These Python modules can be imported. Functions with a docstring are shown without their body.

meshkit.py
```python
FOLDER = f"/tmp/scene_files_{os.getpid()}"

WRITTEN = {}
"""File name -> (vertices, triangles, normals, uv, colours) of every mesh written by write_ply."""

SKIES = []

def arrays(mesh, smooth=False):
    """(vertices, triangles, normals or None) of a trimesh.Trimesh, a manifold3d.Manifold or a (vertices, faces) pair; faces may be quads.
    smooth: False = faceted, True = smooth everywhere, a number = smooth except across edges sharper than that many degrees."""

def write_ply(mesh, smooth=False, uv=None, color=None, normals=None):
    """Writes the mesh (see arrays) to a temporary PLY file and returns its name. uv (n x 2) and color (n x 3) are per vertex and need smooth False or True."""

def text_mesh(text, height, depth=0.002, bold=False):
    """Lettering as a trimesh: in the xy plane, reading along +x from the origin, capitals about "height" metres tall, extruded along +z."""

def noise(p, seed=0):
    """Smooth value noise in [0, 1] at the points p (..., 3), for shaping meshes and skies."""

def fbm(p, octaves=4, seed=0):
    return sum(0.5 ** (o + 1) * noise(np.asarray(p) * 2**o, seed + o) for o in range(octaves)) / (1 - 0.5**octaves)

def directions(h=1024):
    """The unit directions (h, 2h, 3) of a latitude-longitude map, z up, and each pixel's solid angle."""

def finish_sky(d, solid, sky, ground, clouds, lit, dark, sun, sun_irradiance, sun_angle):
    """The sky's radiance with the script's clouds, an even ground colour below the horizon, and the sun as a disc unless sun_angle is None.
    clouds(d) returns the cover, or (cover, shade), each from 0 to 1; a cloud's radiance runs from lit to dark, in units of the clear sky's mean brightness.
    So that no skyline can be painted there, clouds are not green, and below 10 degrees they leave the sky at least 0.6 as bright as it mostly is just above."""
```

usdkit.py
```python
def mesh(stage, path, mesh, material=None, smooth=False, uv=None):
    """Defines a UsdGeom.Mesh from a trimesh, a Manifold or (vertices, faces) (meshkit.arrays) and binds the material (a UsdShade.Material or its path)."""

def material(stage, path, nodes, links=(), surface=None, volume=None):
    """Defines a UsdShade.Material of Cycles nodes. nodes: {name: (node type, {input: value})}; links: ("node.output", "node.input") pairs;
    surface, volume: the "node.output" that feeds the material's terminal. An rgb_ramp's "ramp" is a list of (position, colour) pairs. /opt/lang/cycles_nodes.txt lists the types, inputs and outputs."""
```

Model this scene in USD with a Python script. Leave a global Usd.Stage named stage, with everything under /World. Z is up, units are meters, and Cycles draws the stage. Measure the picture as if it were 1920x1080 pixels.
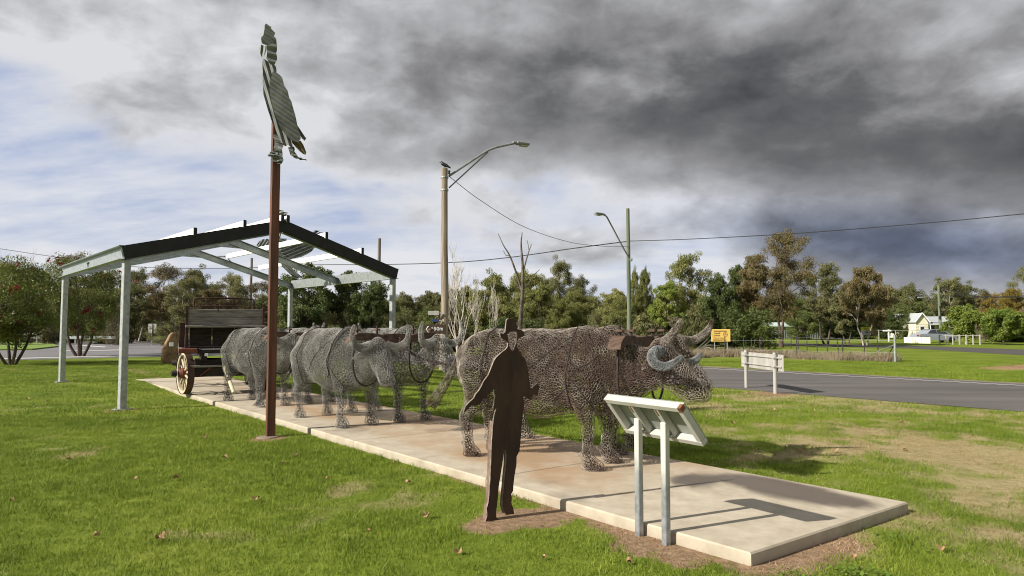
import math, random, re
import numpy as np
import trimesh
import usdkit, meshkit
from scipy.spatial import cKDTree
from scipy import ndimage
from shapely.geometry import Polygon, LineString, Point, box as sbox
from pxr import Gf, Sdf, Usd, UsdGeom, UsdLux, UsdShade, Vt

random.seed(7)
np.random.seed(7)
RNG = np.random.default_rng(7)
stage = Usd.Stage.CreateInMemory()
UsdGeom.SetStageUpAxis(stage, "Z")
UsdGeom.SetStageMetersPerUnit(stage, 1.0)
UsdGeom.Xform.Define(stage, "/World")
stage.SetDefaultPrim(stage.GetPrimAtPath("/World"))
UsdGeom.Scope.Define(stage, "/World/Looks")

# ---------------------------------------------------------------- camera, sky, sun, exposure
EYE, FPX, HORIZON = 1.65, 1300.0, 613.0
PITCH = math.atan((HORIZON - 540.0) / FPX)
cam = UsdGeom.Camera.Define(stage, "/World/camera")
cam.CreateHorizontalApertureAttr(36.0)
cam.CreateVerticalApertureAttr(20.25)
cam.CreateFocalLengthAttr(36.0 * FPX / 1920.0)
cam.CreateClippingRangeAttr(Gf.Vec2f(0.1, 20000.0))
cam.CreateFStopAttr(0.0)
cam.AddTranslateOp().Set(Gf.Vec3d(0, 0, EYE))
cam.AddRotateXOp().Set(90.0 + math.degrees(PITCH))
EXPOSURE = 0.90
cam.CreateExposureAttr(EXPOSURE)

SUN_ELEV = math.radians(33.0)
SUN_DIR = np.array([-0.90, -0.43])                      # horizontal direction towards the sun
SUN_DIR = SUN_DIR / np.linalg.norm(SUN_DIR)
SUN_ROT = math.atan2(SUN_DIR[0], SUN_DIR[1])
sun = UsdLux.DistantLight.Define(stage, "/World/sunlight")
sun.CreateNormalizeAttr(True)
sun.CreateIntensityAttr(1.08)
sun.CreateAngleAttr(0.6)
sun.CreateColorAttr(Gf.Vec3f(1.0, 0.93, 0.82))
sun.AddRotateZOp().Set(math.degrees(math.atan2(-SUN_DIR[0], SUN_DIR[1])))
sun.AddRotateXOp().Set(-(90.0 - math.degrees(SUN_ELEV)))


class Net:
    """Collects shader nodes and links; every helper returns the name of an output."""

    def __init__(self):
        self.n, self.l = {}, []

    def add(self, kind, out, links=(), **inputs):
        k = f"n{len(self.n)}"
        self.n[k] = (kind, inputs)
        for a, b in links:
            self.l.append((a, f"{k}.{b}"))
        return f"{k}.{out}"

    def op(self, f, a, b=None, c=None, clamp=False):
        v, l = {"math_type": f, "use_clamp": clamp}, []
        for i, x in enumerate((a, b, c)):
            if isinstance(x, str):
                l.append((x, f"value{i+1}"))
            elif x is not None:
                v[f"value{i+1}"] = float(x)
        return self.add("math", "value", l, **v)

    def rng(self, x, a, b, lo=0.0, hi=1.0, smooth=True):
        return self.add("map_range", "result", [(x, "value")], range_type="smoothstep" if smooth else "linear", from_min=a, from_max=b, to_min=lo, to_max=hi, clamp=True)

    def mix(self, fac, a, b, blend="mix"):
        v, l = {"blend_type": blend}, []
        for x, k in ((fac, "fac"), (a, "a"), (b, "b")):
            if isinstance(x, str):
                l.append((x, k))
            else:
                v[k] = x if k != "fac" else float(x)
        return self.add("mix_color", "result", l, use_clamp=False, **v)

    def noise(self, vec, scale, detail=3.0, rough=0.5, dist=0.0, out="fac"):
        return self.add("noise_texture", out, [(vec, "vector")], scale=scale, detail=detail, roughness=rough, distortion=dist)

    def ramp(self, fac, stops):
        return self.add("rgb_ramp", "color", [(fac, "fac")], ramp=stops)

    def pos(self):
        return self.add("geometry", "position")

    def make(self, name, surface, volume=None):
        return usdkit.material(stage, "/World/Looks/" + name, self.n, self.l, surface=surface, volume=volume)


def sky_material():
    N = Net()
    S = 0.05
    g = N.add("texture_coordinate", "generated")
    sep = N.add("separate_xyz", "x", [(g, "vector")])
    k = sep.split(".")[0]
    x, y, z = f"{k}.x", f"{k}.y", f"{k}.z"
    zc = N.op("add", N.op("maximum", z, 0.0), 0.25)
    px, py = N.op("divide", x, zc), N.op("divide", y, zc)
    P = N.add("combine_xyz", "vector", [(px, "x"), (py, "y")])
    warp = N.noise(P, 1.3, 3, 0.5, out="color")
    Pw = N.add("mix_vector", "result", [(P, "a"), (warp, "b")], fac=0.16, use_clamp=False)
    big = N.noise(Pw, 1.15, 8, 0.52)
    Q = N.add("mapping", "vector", [(g, "vector")], scale=(1.0, 1.0, 1.75))
    Qw = N.add("mix_vector", "result", [(Q, "a"), (N.noise(Q, 5.0, 3, 0.5, out="color"), "b")], fac=0.07, use_clamp=False)
    mid = N.noise(Qw, 5.2, 7, 0.54)
    fine = N.noise(N.add("mapping", "vector", [(Qw, "vector")], location=(3.1, 7.7, 1.0)), 13.0, 6, 0.58)
    # the deck ends along a line that runs off to the left of the view
    yb = N.op("add", N.op("multiply", px, 0.12), 2.66)
    yb = N.op("subtract", yb, N.op("multiply", N.op("maximum", N.op("subtract", N.op("multiply", px, -1.0), 0.5), 0.0), 2.0))
    d = N.op("subtract", yb, py)
    broad = N.noise(N.add("mapping", "vector", [(Pw, "vector")], location=(9.3, 2.7, 0.5)), 0.75, 3, 0.5)
    d = N.op("add", d, N.op("multiply", N.op("subtract", broad, 0.5), 1.6))
    dn = N.op("add", d, N.op("multiply", N.op("subtract", big, 0.5), 2.3))
    dn = N.op("add", dn, N.op("multiply", N.op("subtract", fine, 0.5), 0.55))
    cover = N.rng(dn, -0.28, 0.20)
    # thickness of the deck: heavy belt across it, a second heavy patch further off
    by_ = N.op("subtract", N.op("add", py, N.op("multiply", N.op("subtract", mid, 0.5), 0.7)), N.op("subtract", 1.80, N.op("multiply", px, 0.07)))
    belt = N.op("exponent", N.op("multiply", N.op("multiply", by_, by_), -15.0))
    belt = N.op("multiply", belt, N.rng(px, -0.75, 0.75, 0.30, 1.0))
    bx, bz = N.op("multiply", N.op("subtract", px, 1.42), 1.5), N.op("multiply", N.op("subtract", py, 2.44), 3.6)
    blob = N.op("exponent", N.op("multiply", N.op("add", N.op("multiply", bx, bx), N.op("multiply", bz, bz)), -1.0))
    th = N.op("multiply", N.rng(dn, -0.1, 1.3), 0.20)
    th = N.op("add", th, N.rng(px, -0.6, 0.7, -0.05, 0.16))
    th = N.op("add", th, N.op("multiply", belt, 0.50))
    th = N.op("add", th, N.op("multiply", blob, 0.38))
    th = N.op("add", th, N.op("multiply", N.op("subtract", big, 0.5), 0.65))
    th = N.op("add", th, N.op("multiply", N.op("subtract", mid, 0.5), 0.38))
    th = N.op("add", th, N.op("multiply", N.op("subtract", fine, 0.5), 0.22))
    # billows: brighter where the cloud thins towards the sun, darker on the other flank
    mid2 = N.noise(N.add("mapping", "vector", [(Qw, "vector")], location=(-0.030, -0.01, 0.055)), 5.2, 7, 0.54)
    th = N.op("add", th, N.op("multiply", N.op("subtract", mid, mid2), 0.85))
    deck = N.ramp(th, [(0.0, (0.72, 0.73, 0.76)), (0.2, (0.47, 0.475, 0.49)), (0.42, (0.28, 0.28, 0.29)), (0.66, (0.145, 0.147, 0.153)), (1.0, (0.065, 0.068, 0.076))])
    deck = N.mix(N.op("multiply", blob, 0.65), deck, N.mix(1.0, deck, (0.72, 0.95, 1.5), "multiply"))
    # thin high cloud and some low heaps in the gap
    Ps = N.add("mapping", "vector", [(Pw, "vector")], scale=(0.8, 1.7, 1.0), rotation=(0, 0, 0.30))
    wisp = N.rng(N.noise(Ps, 1.5, 8, 0.58), 0.34, 0.62)
    low = N.rng(z, 0.03, 0.22, 1.0, 0.0)
    wisp = N.op("minimum", N.op("add", N.op("multiply", wisp, 0.82), N.op("multiply", low, 0.25)), 0.95)
    sky = N.add("sky_texture", "color", sky_type="single_scattering", sun_disc=False, sun_elevation=SUN_ELEV, sun_rotation=SUN_ROT, altitude=200.0, air_density=1.0, aerosol_density=0.6, ozone_density=1.2)
    K = 1.0 / S / 2.0 ** EXPOSURE
    blue = N.mix(0.55, N.mix(1.0, sky, (1.15, 1.0, 1.2), "multiply"), tuple(K * c for c in (0.45, 0.55, 0.76)))
    thin = N.mix(wisp, blue, tuple(K * c for c in (0.79, 0.80, 0.83)))
    deckk = N.mix(1.0, deck, (K, K, K), "multiply")
    col = N.mix(cover, thin, deckk)
    bg = N.add("background_shader", "background", [(col, "color")], strength=S)
    return N.make("sky_look", bg)


dome = UsdLux.DomeLight.Define(stage, "/World/sky")
UsdShade.MaterialBindingAPI.Apply(dome.GetPrim()).Bind(sky_material())
dome.GetPrim().SetCustomDataByKey("kind", "structure")

# ---------------------------------------------------------------- naming, things and parts
USED = {}


def numbered(parent, name):
    n = USED.get((parent, name), -1) + 1
    USED[(parent, name)] = n
    return f"{parent}/{name}" + (f"_{n:03d}" if n else "")


def tag(prim, label=None, cat=None, group=None, kind=None):
    p = prim.GetPrim() if hasattr(prim, "GetPrim") else prim
    for k, v in (("label", label), ("category", cat), ("group", group), ("kind", kind)):
        if v:
            p.SetCustomDataByKey(k, v)
    return p


def thing(name, label=None, cat=None, loc=(0, 0, 0), rotz=0.0, group=None, kind=None, scale=None):
    x = UsdGeom.Xform.Define(stage, numbered("/World", name))
    x.AddTranslateOp().Set(Gf.Vec3d(*map(float, loc)))
    if rotz:
        x.AddRotateZOp().Set(math.degrees(rotz))
    if scale is not None:
        x.AddScaleOp().Set(Gf.Vec3f(*map(float, scale)))
    tag(x, label, cat, group, kind)
    return str(x.GetPath())


def part(name, mesh, mat, parent, smooth=False, label=None, kind=None):
    m = usdkit.mesh(stage, numbered(parent, name), mesh, mat, smooth=smooth)
    tag(m, label=label, kind=kind)
    return str(m.GetPath())


def single(name, mesh, mat, label=None, cat=None, group=None, kind=None, smooth=False):
    m = usdkit.mesh(stage, numbered("/World", name), mesh, mat, smooth=smooth)
    tag(m, label, cat, group, kind)
    return m


def copy_of(src, loc, rotz=0.0, label=None, group=None, scale=None, cat=None, name=None):
    was = stage.GetPrimAtPath(src).GetCustomData()
    name = name or re.sub(r"_\d{3}$", "", src.rsplit("/", 1)[1])
    r = thing(name, label or was.get("label"), cat or was.get("category"), loc, rotz, group or was.get("group"), scale=scale)
    p = stage.GetPrimAtPath(r)
    p.GetReferences().AddInternalReference(src)
    p.SetInstanceable(True)
    return r


# ---------------------------------------------------------------- camera geometry
CP, SP = math.cos(PITCH), math.sin(PITCH)


def ray(u, v):
    x, y, z = (u - 960.0), (540.0 - v), FPX
    return np.array([x, z * CP - y * SP, z * SP + y * CP]) / FPX


def G(u, v, z=0.0):
    """The point of the horizontal plane at height z that the pixel of the photograph shows."""
    r = ray(u, v)
    t = (z - EYE) / r[2]
    return np.array([r[0] * t, r[1] * t, z])


def at(u, v, y):
    """The point that the pixel shows at world distance y ahead."""
    r = ray(u, v)
    return np.array([0, 0, EYE]) + r * (y / r[1])


def onplane(u, v, p, n):
    r, o = ray(u, v), np.array([0, 0, EYE])
    return o + r * (np.dot(np.asarray(p) - o, n) / np.dot(r, n))


def pix(p):
    p = np.asarray(p, float) - [0, 0, EYE]
    yc, zc = p[1] * CP + p[2] * SP, -p[1] * SP + p[2] * CP
    return 960 + FPX * p[0] / yc, 540 - FPX * zc / yc


def gz(x, y):
    """Height of the lawn: flat, but for a low rise by the shed's far post."""
    return 0.15 * np.exp(-((np.asarray(x) + 12.0) ** 2 + (np.asarray(y) - 18.9) ** 2) / 7.0)


# ---------------------------------------------------------------- shapes
def cat(*ms):
    ms = [m for x in ms for m in (x if isinstance(x, (list, tuple)) and not (len(x) == 2 and isinstance(x[0], np.ndarray)) else [x])]
    vs, fs, n = [], [], 0
    for m in ms:
        v, f = (m.vertices, m.faces) if hasattr(m, "vertices") else m
        vs.append(np.asarray(v)); fs.append(np.asarray(f) + n); n += len(v)
    return np.vstack(vs), np.vstack(fs)


def box(size, center=(0, 0, 0), R=None, bevel=0.0):
    s = np.asarray(size, float) / 2
    if bevel:
        b = min(bevel, s.min() * 0.6)
        pts = []
        for sx in (-1, 1):
            for sy in (-1, 1):
                for sz in (-1, 1):
                    c = np.array([sx, sy, sz])
                    for k in range(3):
                        q = s.copy()
                        q[(k + 1) % 3] -= b; q[(k + 2) % 3] -= b
                        pts.append(c * q)
        m = trimesh.convex.convex_hull(np.array(pts))
        v, f = np.array(m.vertices), np.array(m.faces)
    else:
        m = trimesh.creation.box(size)
        v, f = np.array(m.vertices), np.array(m.faces)
    if R is not None:
        v = v @ np.asarray(R).T
    return v + np.asarray(center, float), f


def frame(d, up=(0, 0, 1)):
    """Rotation whose columns are (side, d, up)."""
    d = np.asarray(d, float); d = d / np.linalg.norm(d)
    up = np.asarray(up, float)
    if abs(d @ up) > 0.99 * np.linalg.norm(up):
        up = np.array([0, 1.0, 0])
    s = np.cross(d, up); s /= np.linalg.norm(s)
    return np.stack([s, d, np.cross(s, d)], 1)


def beam(p0, p1, w, h, bevel=0.004, up=(0, 0, 1)):
    """Rectangular bar from p0 to p1, w wide and h high."""
    p0, p1 = np.asarray(p0, float), np.asarray(p1, float)
    return box((w, np.linalg.norm(p1 - p0), h), (p0 + p1) / 2, frame(p1 - p0, up), bevel)


def tube(pts, r, sides=8, caps=True):
    p = np.asarray(pts, float)
    n = len(p)
    r = np.broadcast_to(np.asarray(r, float), (n,))
    t = np.gradient(p, axis=0)
    t /= np.linalg.norm(t, axis=1, keepdims=True) + 1e-12
    a = np.cross(t[0], [0, 0, 1.0] if abs(t[0][2]) < 0.9 else [1.0, 0, 0])
    A = []
    for i in range(n):
        a = a - t[i] * (a @ t[i]); a /= np.linalg.norm(a) + 1e-12
        A.append(a)
    A = np.array(A); B = np.cross(t, A)
    g = np.arange(sides) * 2 * np.pi / sides
    v = (p[:, None] + r[:, None, None] * (np.cos(g)[None, :, None] * A[:, None] + np.sin(g)[None, :, None] * B[:, None])).reshape(-1, 3)
    i, j = np.meshgrid(np.arange(n - 1), np.arange(sides), indexing="ij")
    k = (j + 1) % sides
    f = np.concatenate([np.stack([i * sides + j, i * sides + k, (i + 1) * sides + k], -1).reshape(-1, 3), np.stack([i * sides + j, (i + 1) * sides + k, (i + 1) * sides + j], -1).reshape(-1, 3)])
    if caps:
        v = np.vstack([v, p[0], p[-1]])
        c0, c1, js = n * sides, n * sides + 1, np.arange(sides)
        f = np.vstack([f, np.stack([np.full(sides, c0), (js + 1) % sides, js], 1), np.stack([np.full(sides, c1), (n - 1) * sides + js, (n - 1) * sides + (js + 1) % sides], 1)])
    return v, f


def cyl(p0, p1, r0, r1=None, sides=12):
    return tube([p0, p1], [r0, r0 if r1 is None else r1], sides)


def smoothline(pts, n=12):
    """Catmull-Rom through the points."""
    p = np.asarray(pts, float)
    q = np.vstack([2 * p[0] - p[1], p, 2 * p[-1] - p[-2]])
    out = []
    for i in range(1, len(q) - 2):
        for t in np.linspace(0, 1, n, endpoint=False):
            out.append(0.5 * ((2 * q[i]) + (-q[i - 1] + q[i + 1]) * t + (2 * q[i - 1] - 5 * q[i] + 4 * q[i + 1] - q[i + 2]) * t ** 2 + (-q[i - 1] + 3 * q[i] - 3 * q[i + 1] + q[i + 2]) * t ** 3))
    return np.array(out + [p[-1]])


def extrude(poly, depth):
    """Polygon (or point list) in x, y extruded along +z."""
    if not hasattr(poly, "exterior"):
        poly = Polygon(poly)
    if not poly.is_valid:
        poly = poly.buffer(0)
    m = trimesh.creation.extrude_polygon(poly, depth, engine="earcut")
    return np.array(m.vertices), np.array(m.faces)


def place(m, R=None, t=(0, 0, 0)):
    v, f = m
    v = np.asarray(v, float)
    if R is not None:
        v = v @ np.asarray(R).T
    return v + np.asarray(t, float), f


def rz(a):
    c, s = math.cos(a), math.sin(a)
    return np.array([[c, -s, 0], [s, c, 0], [0, 0, 1.0]])


def rx(a):
    c, s = math.cos(a), math.sin(a)
    return np.array([[1.0, 0, 0], [0, c, -s], [0, s, c]])


def ry(a):
    c, s = math.cos(a), math.sin(a)
    return np.array([[c, 0, s], [0, 1.0, 0], [-s, 0, c]])


def lathe(profile, sides=24, axis="z"):
    """(radius, height) pairs turned about z (or y)."""
    pr = np.asarray(profile, float)
    g = np.arange(sides) * 2 * np.pi / sides
    v = np.stack([pr[:, 0, None] * np.cos(g), pr[:, 0, None] * np.sin(g), np.repeat(pr[:, 1, None], sides, 1)], -1).reshape(-1, 3)
    n = len(pr)
    i, j = np.meshgrid(np.arange(n - 1), np.arange(sides), indexing="ij")
    k = (j + 1) % sides
    f = np.concatenate([np.stack([i * sides + j, i * sides + k, (i + 1) * sides + k], -1).reshape(-1, 3), np.stack([i * sides + j, (i + 1) * sides + k, (i + 1) * sides + j], -1).reshape(-1, 3)])
    if axis == "y":
        v = v[:, [0, 2, 1]] * [1, 1, -1]
    return v, f


def sheet(pts, z):
    """Flat polygon at height z."""
    poly = pts if hasattr(pts, "exterior") else Polygon([(p[0], p[1]) for p in pts])
    v, f = trimesh.creation.triangulate_polygon(poly, engine="earcut")
    v3 = np.column_stack([v, np.full(len(v), z)])
    n = np.cross(v3[f[:, 1]] - v3[f[:, 0]], v3[f[:, 2]] - v3[f[:, 0]])[:, 2]
    f = np.where(n[:, None] < 0, f[:, ::-1], f)
    return v3, f


# ---------------------------------------------------------------- materials
def plain(name, c1, c2=None, scale=4.0, rough=0.7, metal=0.0, bump=0.0, bscale=60.0, detail=5.0, stretch=None, spec=0.4, vary=0.0, lo=0.35, hi=0.65):
    """A principled surface whose colour wanders between c1 and c2; a little relief."""
    N = Net()
    p = N.add("texture_coordinate", "object")
    if stretch:
        p = N.add("mapping", "vector", [(p, "vector")], scale=stretch)
    links, inp = [], dict(roughness=rough, metallic=metal, specular_ior_level=spec)
    if c2 is not None:
        col = N.ramp(N.noise(p, scale, detail, 0.6), [(0.0, c1), (lo, c1), (hi, c2), (1.0, c2)])
        if vary:
            rnd = N.add("object_info", "random")
            col = N.mix(1.0, col, N.ramp(rnd, [(0, (1 - vary,) * 3), (1, (1 + vary,) * 3)]), "multiply")
        links.append((col, "base_color"))
    else:
        inp["base_color"] = c1
    if bump:
        b = N.add("bump", "normal", [(N.noise(p, bscale, 3, 0.6), "height")], strength=bump, distance=0.01)
        links.append((b, "normal"))
    return N.make(name, N.add("principled_bsdf", "BSDF", links, **inp))


def leafy(name, c1, c2, trans=0.35, scale=0.6, rough=0.55):
    """Foliage: leaf to leaf variation, light that passes through."""
    N = Net()
    p = N.pos()
    isl = N.add("geometry", "random_per_island")
    rnd = N.add("object_info", "random")
    f = N.op("add", N.op("multiply", N.noise(p, scale, 2), 0.7), N.op("multiply", isl, 0.45))
    f = N.op("add", f, N.op("multiply", N.op("subtract", rnd, 0.5), 0.25))
    col = N.ramp(f, [(0.2, c1), (0.85, c2)])
    d = N.add("principled_bsdf", "BSDF", [(col, "base_color")], roughness=rough, specular_ior_level=0.3)
    t = N.add("translucent_bsdf", "BSDF", [(col, "color")])
    return N.make(name, N.add("mix_closure", "closure", [(d, "closure1"), (t, "closure2")], fac=trans))


M = {}
M["galv"] = plain("galvanised_steel", (0.27, 0.305, 0.31), (0.38, 0.415, 0.415), scale=9, rough=0.42, metal=0.55, bump=0.05, bscale=40)
M["galv_dull"] = plain("dull_galvanised_steel", (0.26, 0.28, 0.285), (0.40, 0.42, 0.42), scale=12, rough=0.55, metal=0.35)
M["white_steel"] = plain("white_sheet_steel", (0.80, 0.81, 0.82), (0.70, 0.71, 0.72), scale=3, rough=0.5)
M["black_steel"] = plain("black_painted_steel", (0.012, 0.012, 0.013), (0.02, 0.02, 0.021), scale=6, rough=0.75)
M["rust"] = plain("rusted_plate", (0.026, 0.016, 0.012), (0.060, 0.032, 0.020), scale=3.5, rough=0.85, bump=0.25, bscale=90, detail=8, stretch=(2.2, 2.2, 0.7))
M["rust_lit"] = plain("rusted_flange", (0.10, 0.06, 0.043), (0.24, 0.17, 0.13), scale=9, rough=0.8, bump=0.3, bscale=60, detail=7)  # paler copy of the plate's rust, sunlight on the flanges put into the colour
M["pole_wood"] = plain("reddish_hardwood", (0.045, 0.018, 0.011), (0.165, 0.062, 0.032), scale=2.2, rough=0.6, bump=0.3, bscale=40, detail=8, stretch=(7, 7, 0.5), lo=0.3, hi=0.7)
M["yoke_wood"] = plain("dark_yoke_timber", (0.045, 0.026, 0.019), (0.12, 0.075, 0.05), scale=3, rough=0.8, bump=0.4, bscale=50, detail=7, stretch=(1, 6, 6))
M["iron"] = plain("dark_iron", (0.02, 0.018, 0.017), (0.05, 0.035, 0.028), scale=8, rough=0.7, metal=0.2)
M["corr"] = plain("weathered_corrugated_iron", (0.080, 0.088, 0.083), (0.19, 0.20, 0.19), scale=3.5, rough=0.55, metal=0.3, bump=0.1, bscale=30, detail=7)
M["corr_rust"] = plain("rusty_corrugated_iron", (0.10, 0.075, 0.045), (0.26, 0.19, 0.11), scale=6, rough=0.7)


def netting(name, lo, hi, lo2, hi2):
    """Zinc wire in patches of different age: fine flecks on top of broad areas that have rusted more."""
    N = Net()
    p = N.add("texture_coordinate", "object")
    a = N.ramp(N.noise(p, 11.0, 5, 0.65), [(0.38, lo), (0.62, hi)])
    b_ = N.ramp(N.noise(p, 11.0, 5, 0.65), [(0.38, lo2), (0.62, hi2)])
    m = N.rng(N.noise(p, 2.3, 4, 0.6, 0.6), 0.42, 0.58)
    return N.make(name, N.add("principled_bsdf", "BSDF", [(N.mix(m, a, b_), "base_color")], roughness=0.6, metallic=0.2))


M["mesh_grey"] = netting("grey_chicken_wire", (0.11, 0.107, 0.096), (0.25, 0.243, 0.222), (0.15, 0.147, 0.135), (0.35, 0.342, 0.318))
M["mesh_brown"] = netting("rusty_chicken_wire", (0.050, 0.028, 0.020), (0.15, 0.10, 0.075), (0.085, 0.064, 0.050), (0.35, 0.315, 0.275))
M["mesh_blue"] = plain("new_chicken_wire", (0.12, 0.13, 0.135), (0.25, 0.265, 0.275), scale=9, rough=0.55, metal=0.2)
M["inner_brown"] = plain("old_rusty_netting", (0.028, 0.017, 0.012), (0.065, 0.042, 0.032), scale=10, rough=0.85)  # inner wire darkened: shade inside the body is put into its colour
M["inner_grey"] = plain("old_grey_netting", (0.048, 0.046, 0.041), (0.10, 0.096, 0.085), scale=10, rough=0.8)  # same for the grey oxen, painted dark for the shade behind the outer net

# ---------------------------------------------------------------- ground, roads, slab
SLAB_Z = 0.09
SA, SB, SC = G(1407, 1037, SLAB_Z), G(1703, 941.5, SLAB_Z), G(255, 711, SLAB_Z)
U = (SA - SC) / np.linalg.norm(SA - SC)                 # along the slab, towards the camera
V = (SB - SA) / np.linalg.norm(SB - SA)                 # across it, away from the camera
WIDTH, LENGTH = np.linalg.norm(SB - SA), np.linalg.norm(SA - SC)
SD = SC + (SB - SA)
SLAB = Polygon([p[:2] for p in (SA, SB, SD, SC)])
RD = np.array([-0.635, 0.772])                          # main road's direction, away from the camera
RN = np.array([0.772, 0.635])
ROAD0, ROAD1 = 16.35, 24.0


def rp(s, o):
    return RD * s + RN * o


MAIN = Polygon([rp(-60, ROAD0), rp(140, ROAD0), rp(140, ROAD1 + 0.3), rp(-60, ROAD1 + 0.3)])
left_edge = [G(-500, 690), G(0, 676), G(150, 672.5), G(330, 668), G(560, 664)]
SIDE = Polygon([p[:2] for p in left_edge] + [tuple(rp(58, ROAD0 + 1)), tuple(rp(80, ROAD0 + 1)), tuple(G(330, 640)[:2]), tuple(G(100, 640)[:2]), tuple(G(-500, 643)[:2])])
ISLAND = Polygon([G(-600, 662)[:2], G(60, 656.5)[:2], G(108, 651)[:2], G(100, 646)[:2], G(40, 643)[:2], G(-600, 648)[:2]])
FARROAD = Polygon([G(1440, 646.5)[:2], G(1560, 650.0)[:2], G(1700, 653)[:2], G(1830, 661)[:2], G(2100, 677)[:2], G(2100, 660)[:2], G(1920, 655.5)[:2], G(1700, 648)[:2], G(1560, 645.3)[:2], G(1440, 642.5)[:2]])
ROADS = MAIN.union(SIDE).union(FARROAD)


def smooth01(x, a, b):
    t = np.clip((x - a) / (b - a), 0, 1)
    return t * t * (3 - 2 * t)


def lawn(x, y):
    """(dryness, bareness) of the lawn at the points: dead straw-coloured turf, and bare or raked-out soil."""
    x, y = np.asarray(x, float), np.asarray(y, float)
    P3 = np.stack([x, y, np.zeros_like(x)], -1)
    p = 0.772 * x + 0.635 * y
    n1, n2, n3 = meshkit.fbm(P3 * 0.55, 4, 3), meshkit.fbm(P3 * 2.3, 4, 11), meshkit.fbm(P3 * 6.0, 3, 23)
    zone = smooth01(p, 5.0, 6.9) * (1 - smooth01(p, 17.5, 19.5)) * smooth01(x, 1.4, 3.6) * (1 - 0.35 * smooth01(p, 10.0, 13.5))
    dry = np.clip(zone * smooth01(n1 * 0.6 + n2 * 0.6 + 0.18 * smooth01(x, 3, 7), 0.45, 0.92) * 1.0, 0, 1)
    dry = np.maximum(dry, 0.55 * smooth01(n1 * 0.5 + n2 * 0.5, 0.60, 0.74))
    # dirt track on the far verge
    t = np.stack([x - 25, y - 31], -1) @ np.array([0.8, 0.6])
    q = np.abs(np.stack([x - 25, y - 31], -1) @ np.array([-0.6, 0.8]) + 0.06 * t)
    bare = 0.9 * (1 - smooth01(q, 0.6, 1.6)) * (1 - smooth01(np.abs(t), 6, 9))
    # worn edge all round the slab, wider near the camera
    s = np.clip(-(np.stack([x - SA[0], y - SA[1]], -1) @ U[:2]), -1, LENGTH)
    o = np.stack([x - SA[0], y - SA[1]], -1) @ V[:2]
    dist = np.where(s < 0, np.hypot(np.minimum(s, 0), np.maximum(np.maximum(-o, o - WIDTH), 0)), np.maximum(-o, o - WIDTH))
    wide = 0.05 + 0.26 * smooth01(n2, 0.3, 0.7) * smooth01(4.5 - s, 0, 3.5) + 0.17 * smooth01(n1, 0.35, 0.7)
    edge = (dist > -0.02) * (1 - smooth01(dist, 0.4 * wide, wide + 0.02))
    edge = edge * np.where(o > WIDTH * 0.5, 0.35, 1.0)
    bare = np.maximum(bare, edge)
    for (cx, cy, r) in RINGS:
        dd = np.hypot(x - cx, (y - cy)) + 0.30 * r * (n2 - 0.5) * 2 + 0.2 * r * (n3 - 0.5) * 2
        bare = np.maximum(bare, 1 - smooth01(dd, 0.55 * r, r))
    return dry, bare


man_foot = G(918, 977)
RINGS = [(*(G(985, 972)[:2]), 0.42), (*(G(925, 985)[:2]), 0.30), (*(G(1060, 958)[:2]), 0.26), (*(G(1215, 1022)[:2]), 0.36), (*(G(1270, 1040)[:2]), 0.30),
         (*(G(500, 821)[:2]), 0.33), (*(G(222, 769)[:2]), 0.42), (*(G(117, 716)[:2]), 0.45), (*(G(1440, 738)[:2]), 0.75),
         (*(G(700, 838)[:2]), 0.28)]


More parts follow.
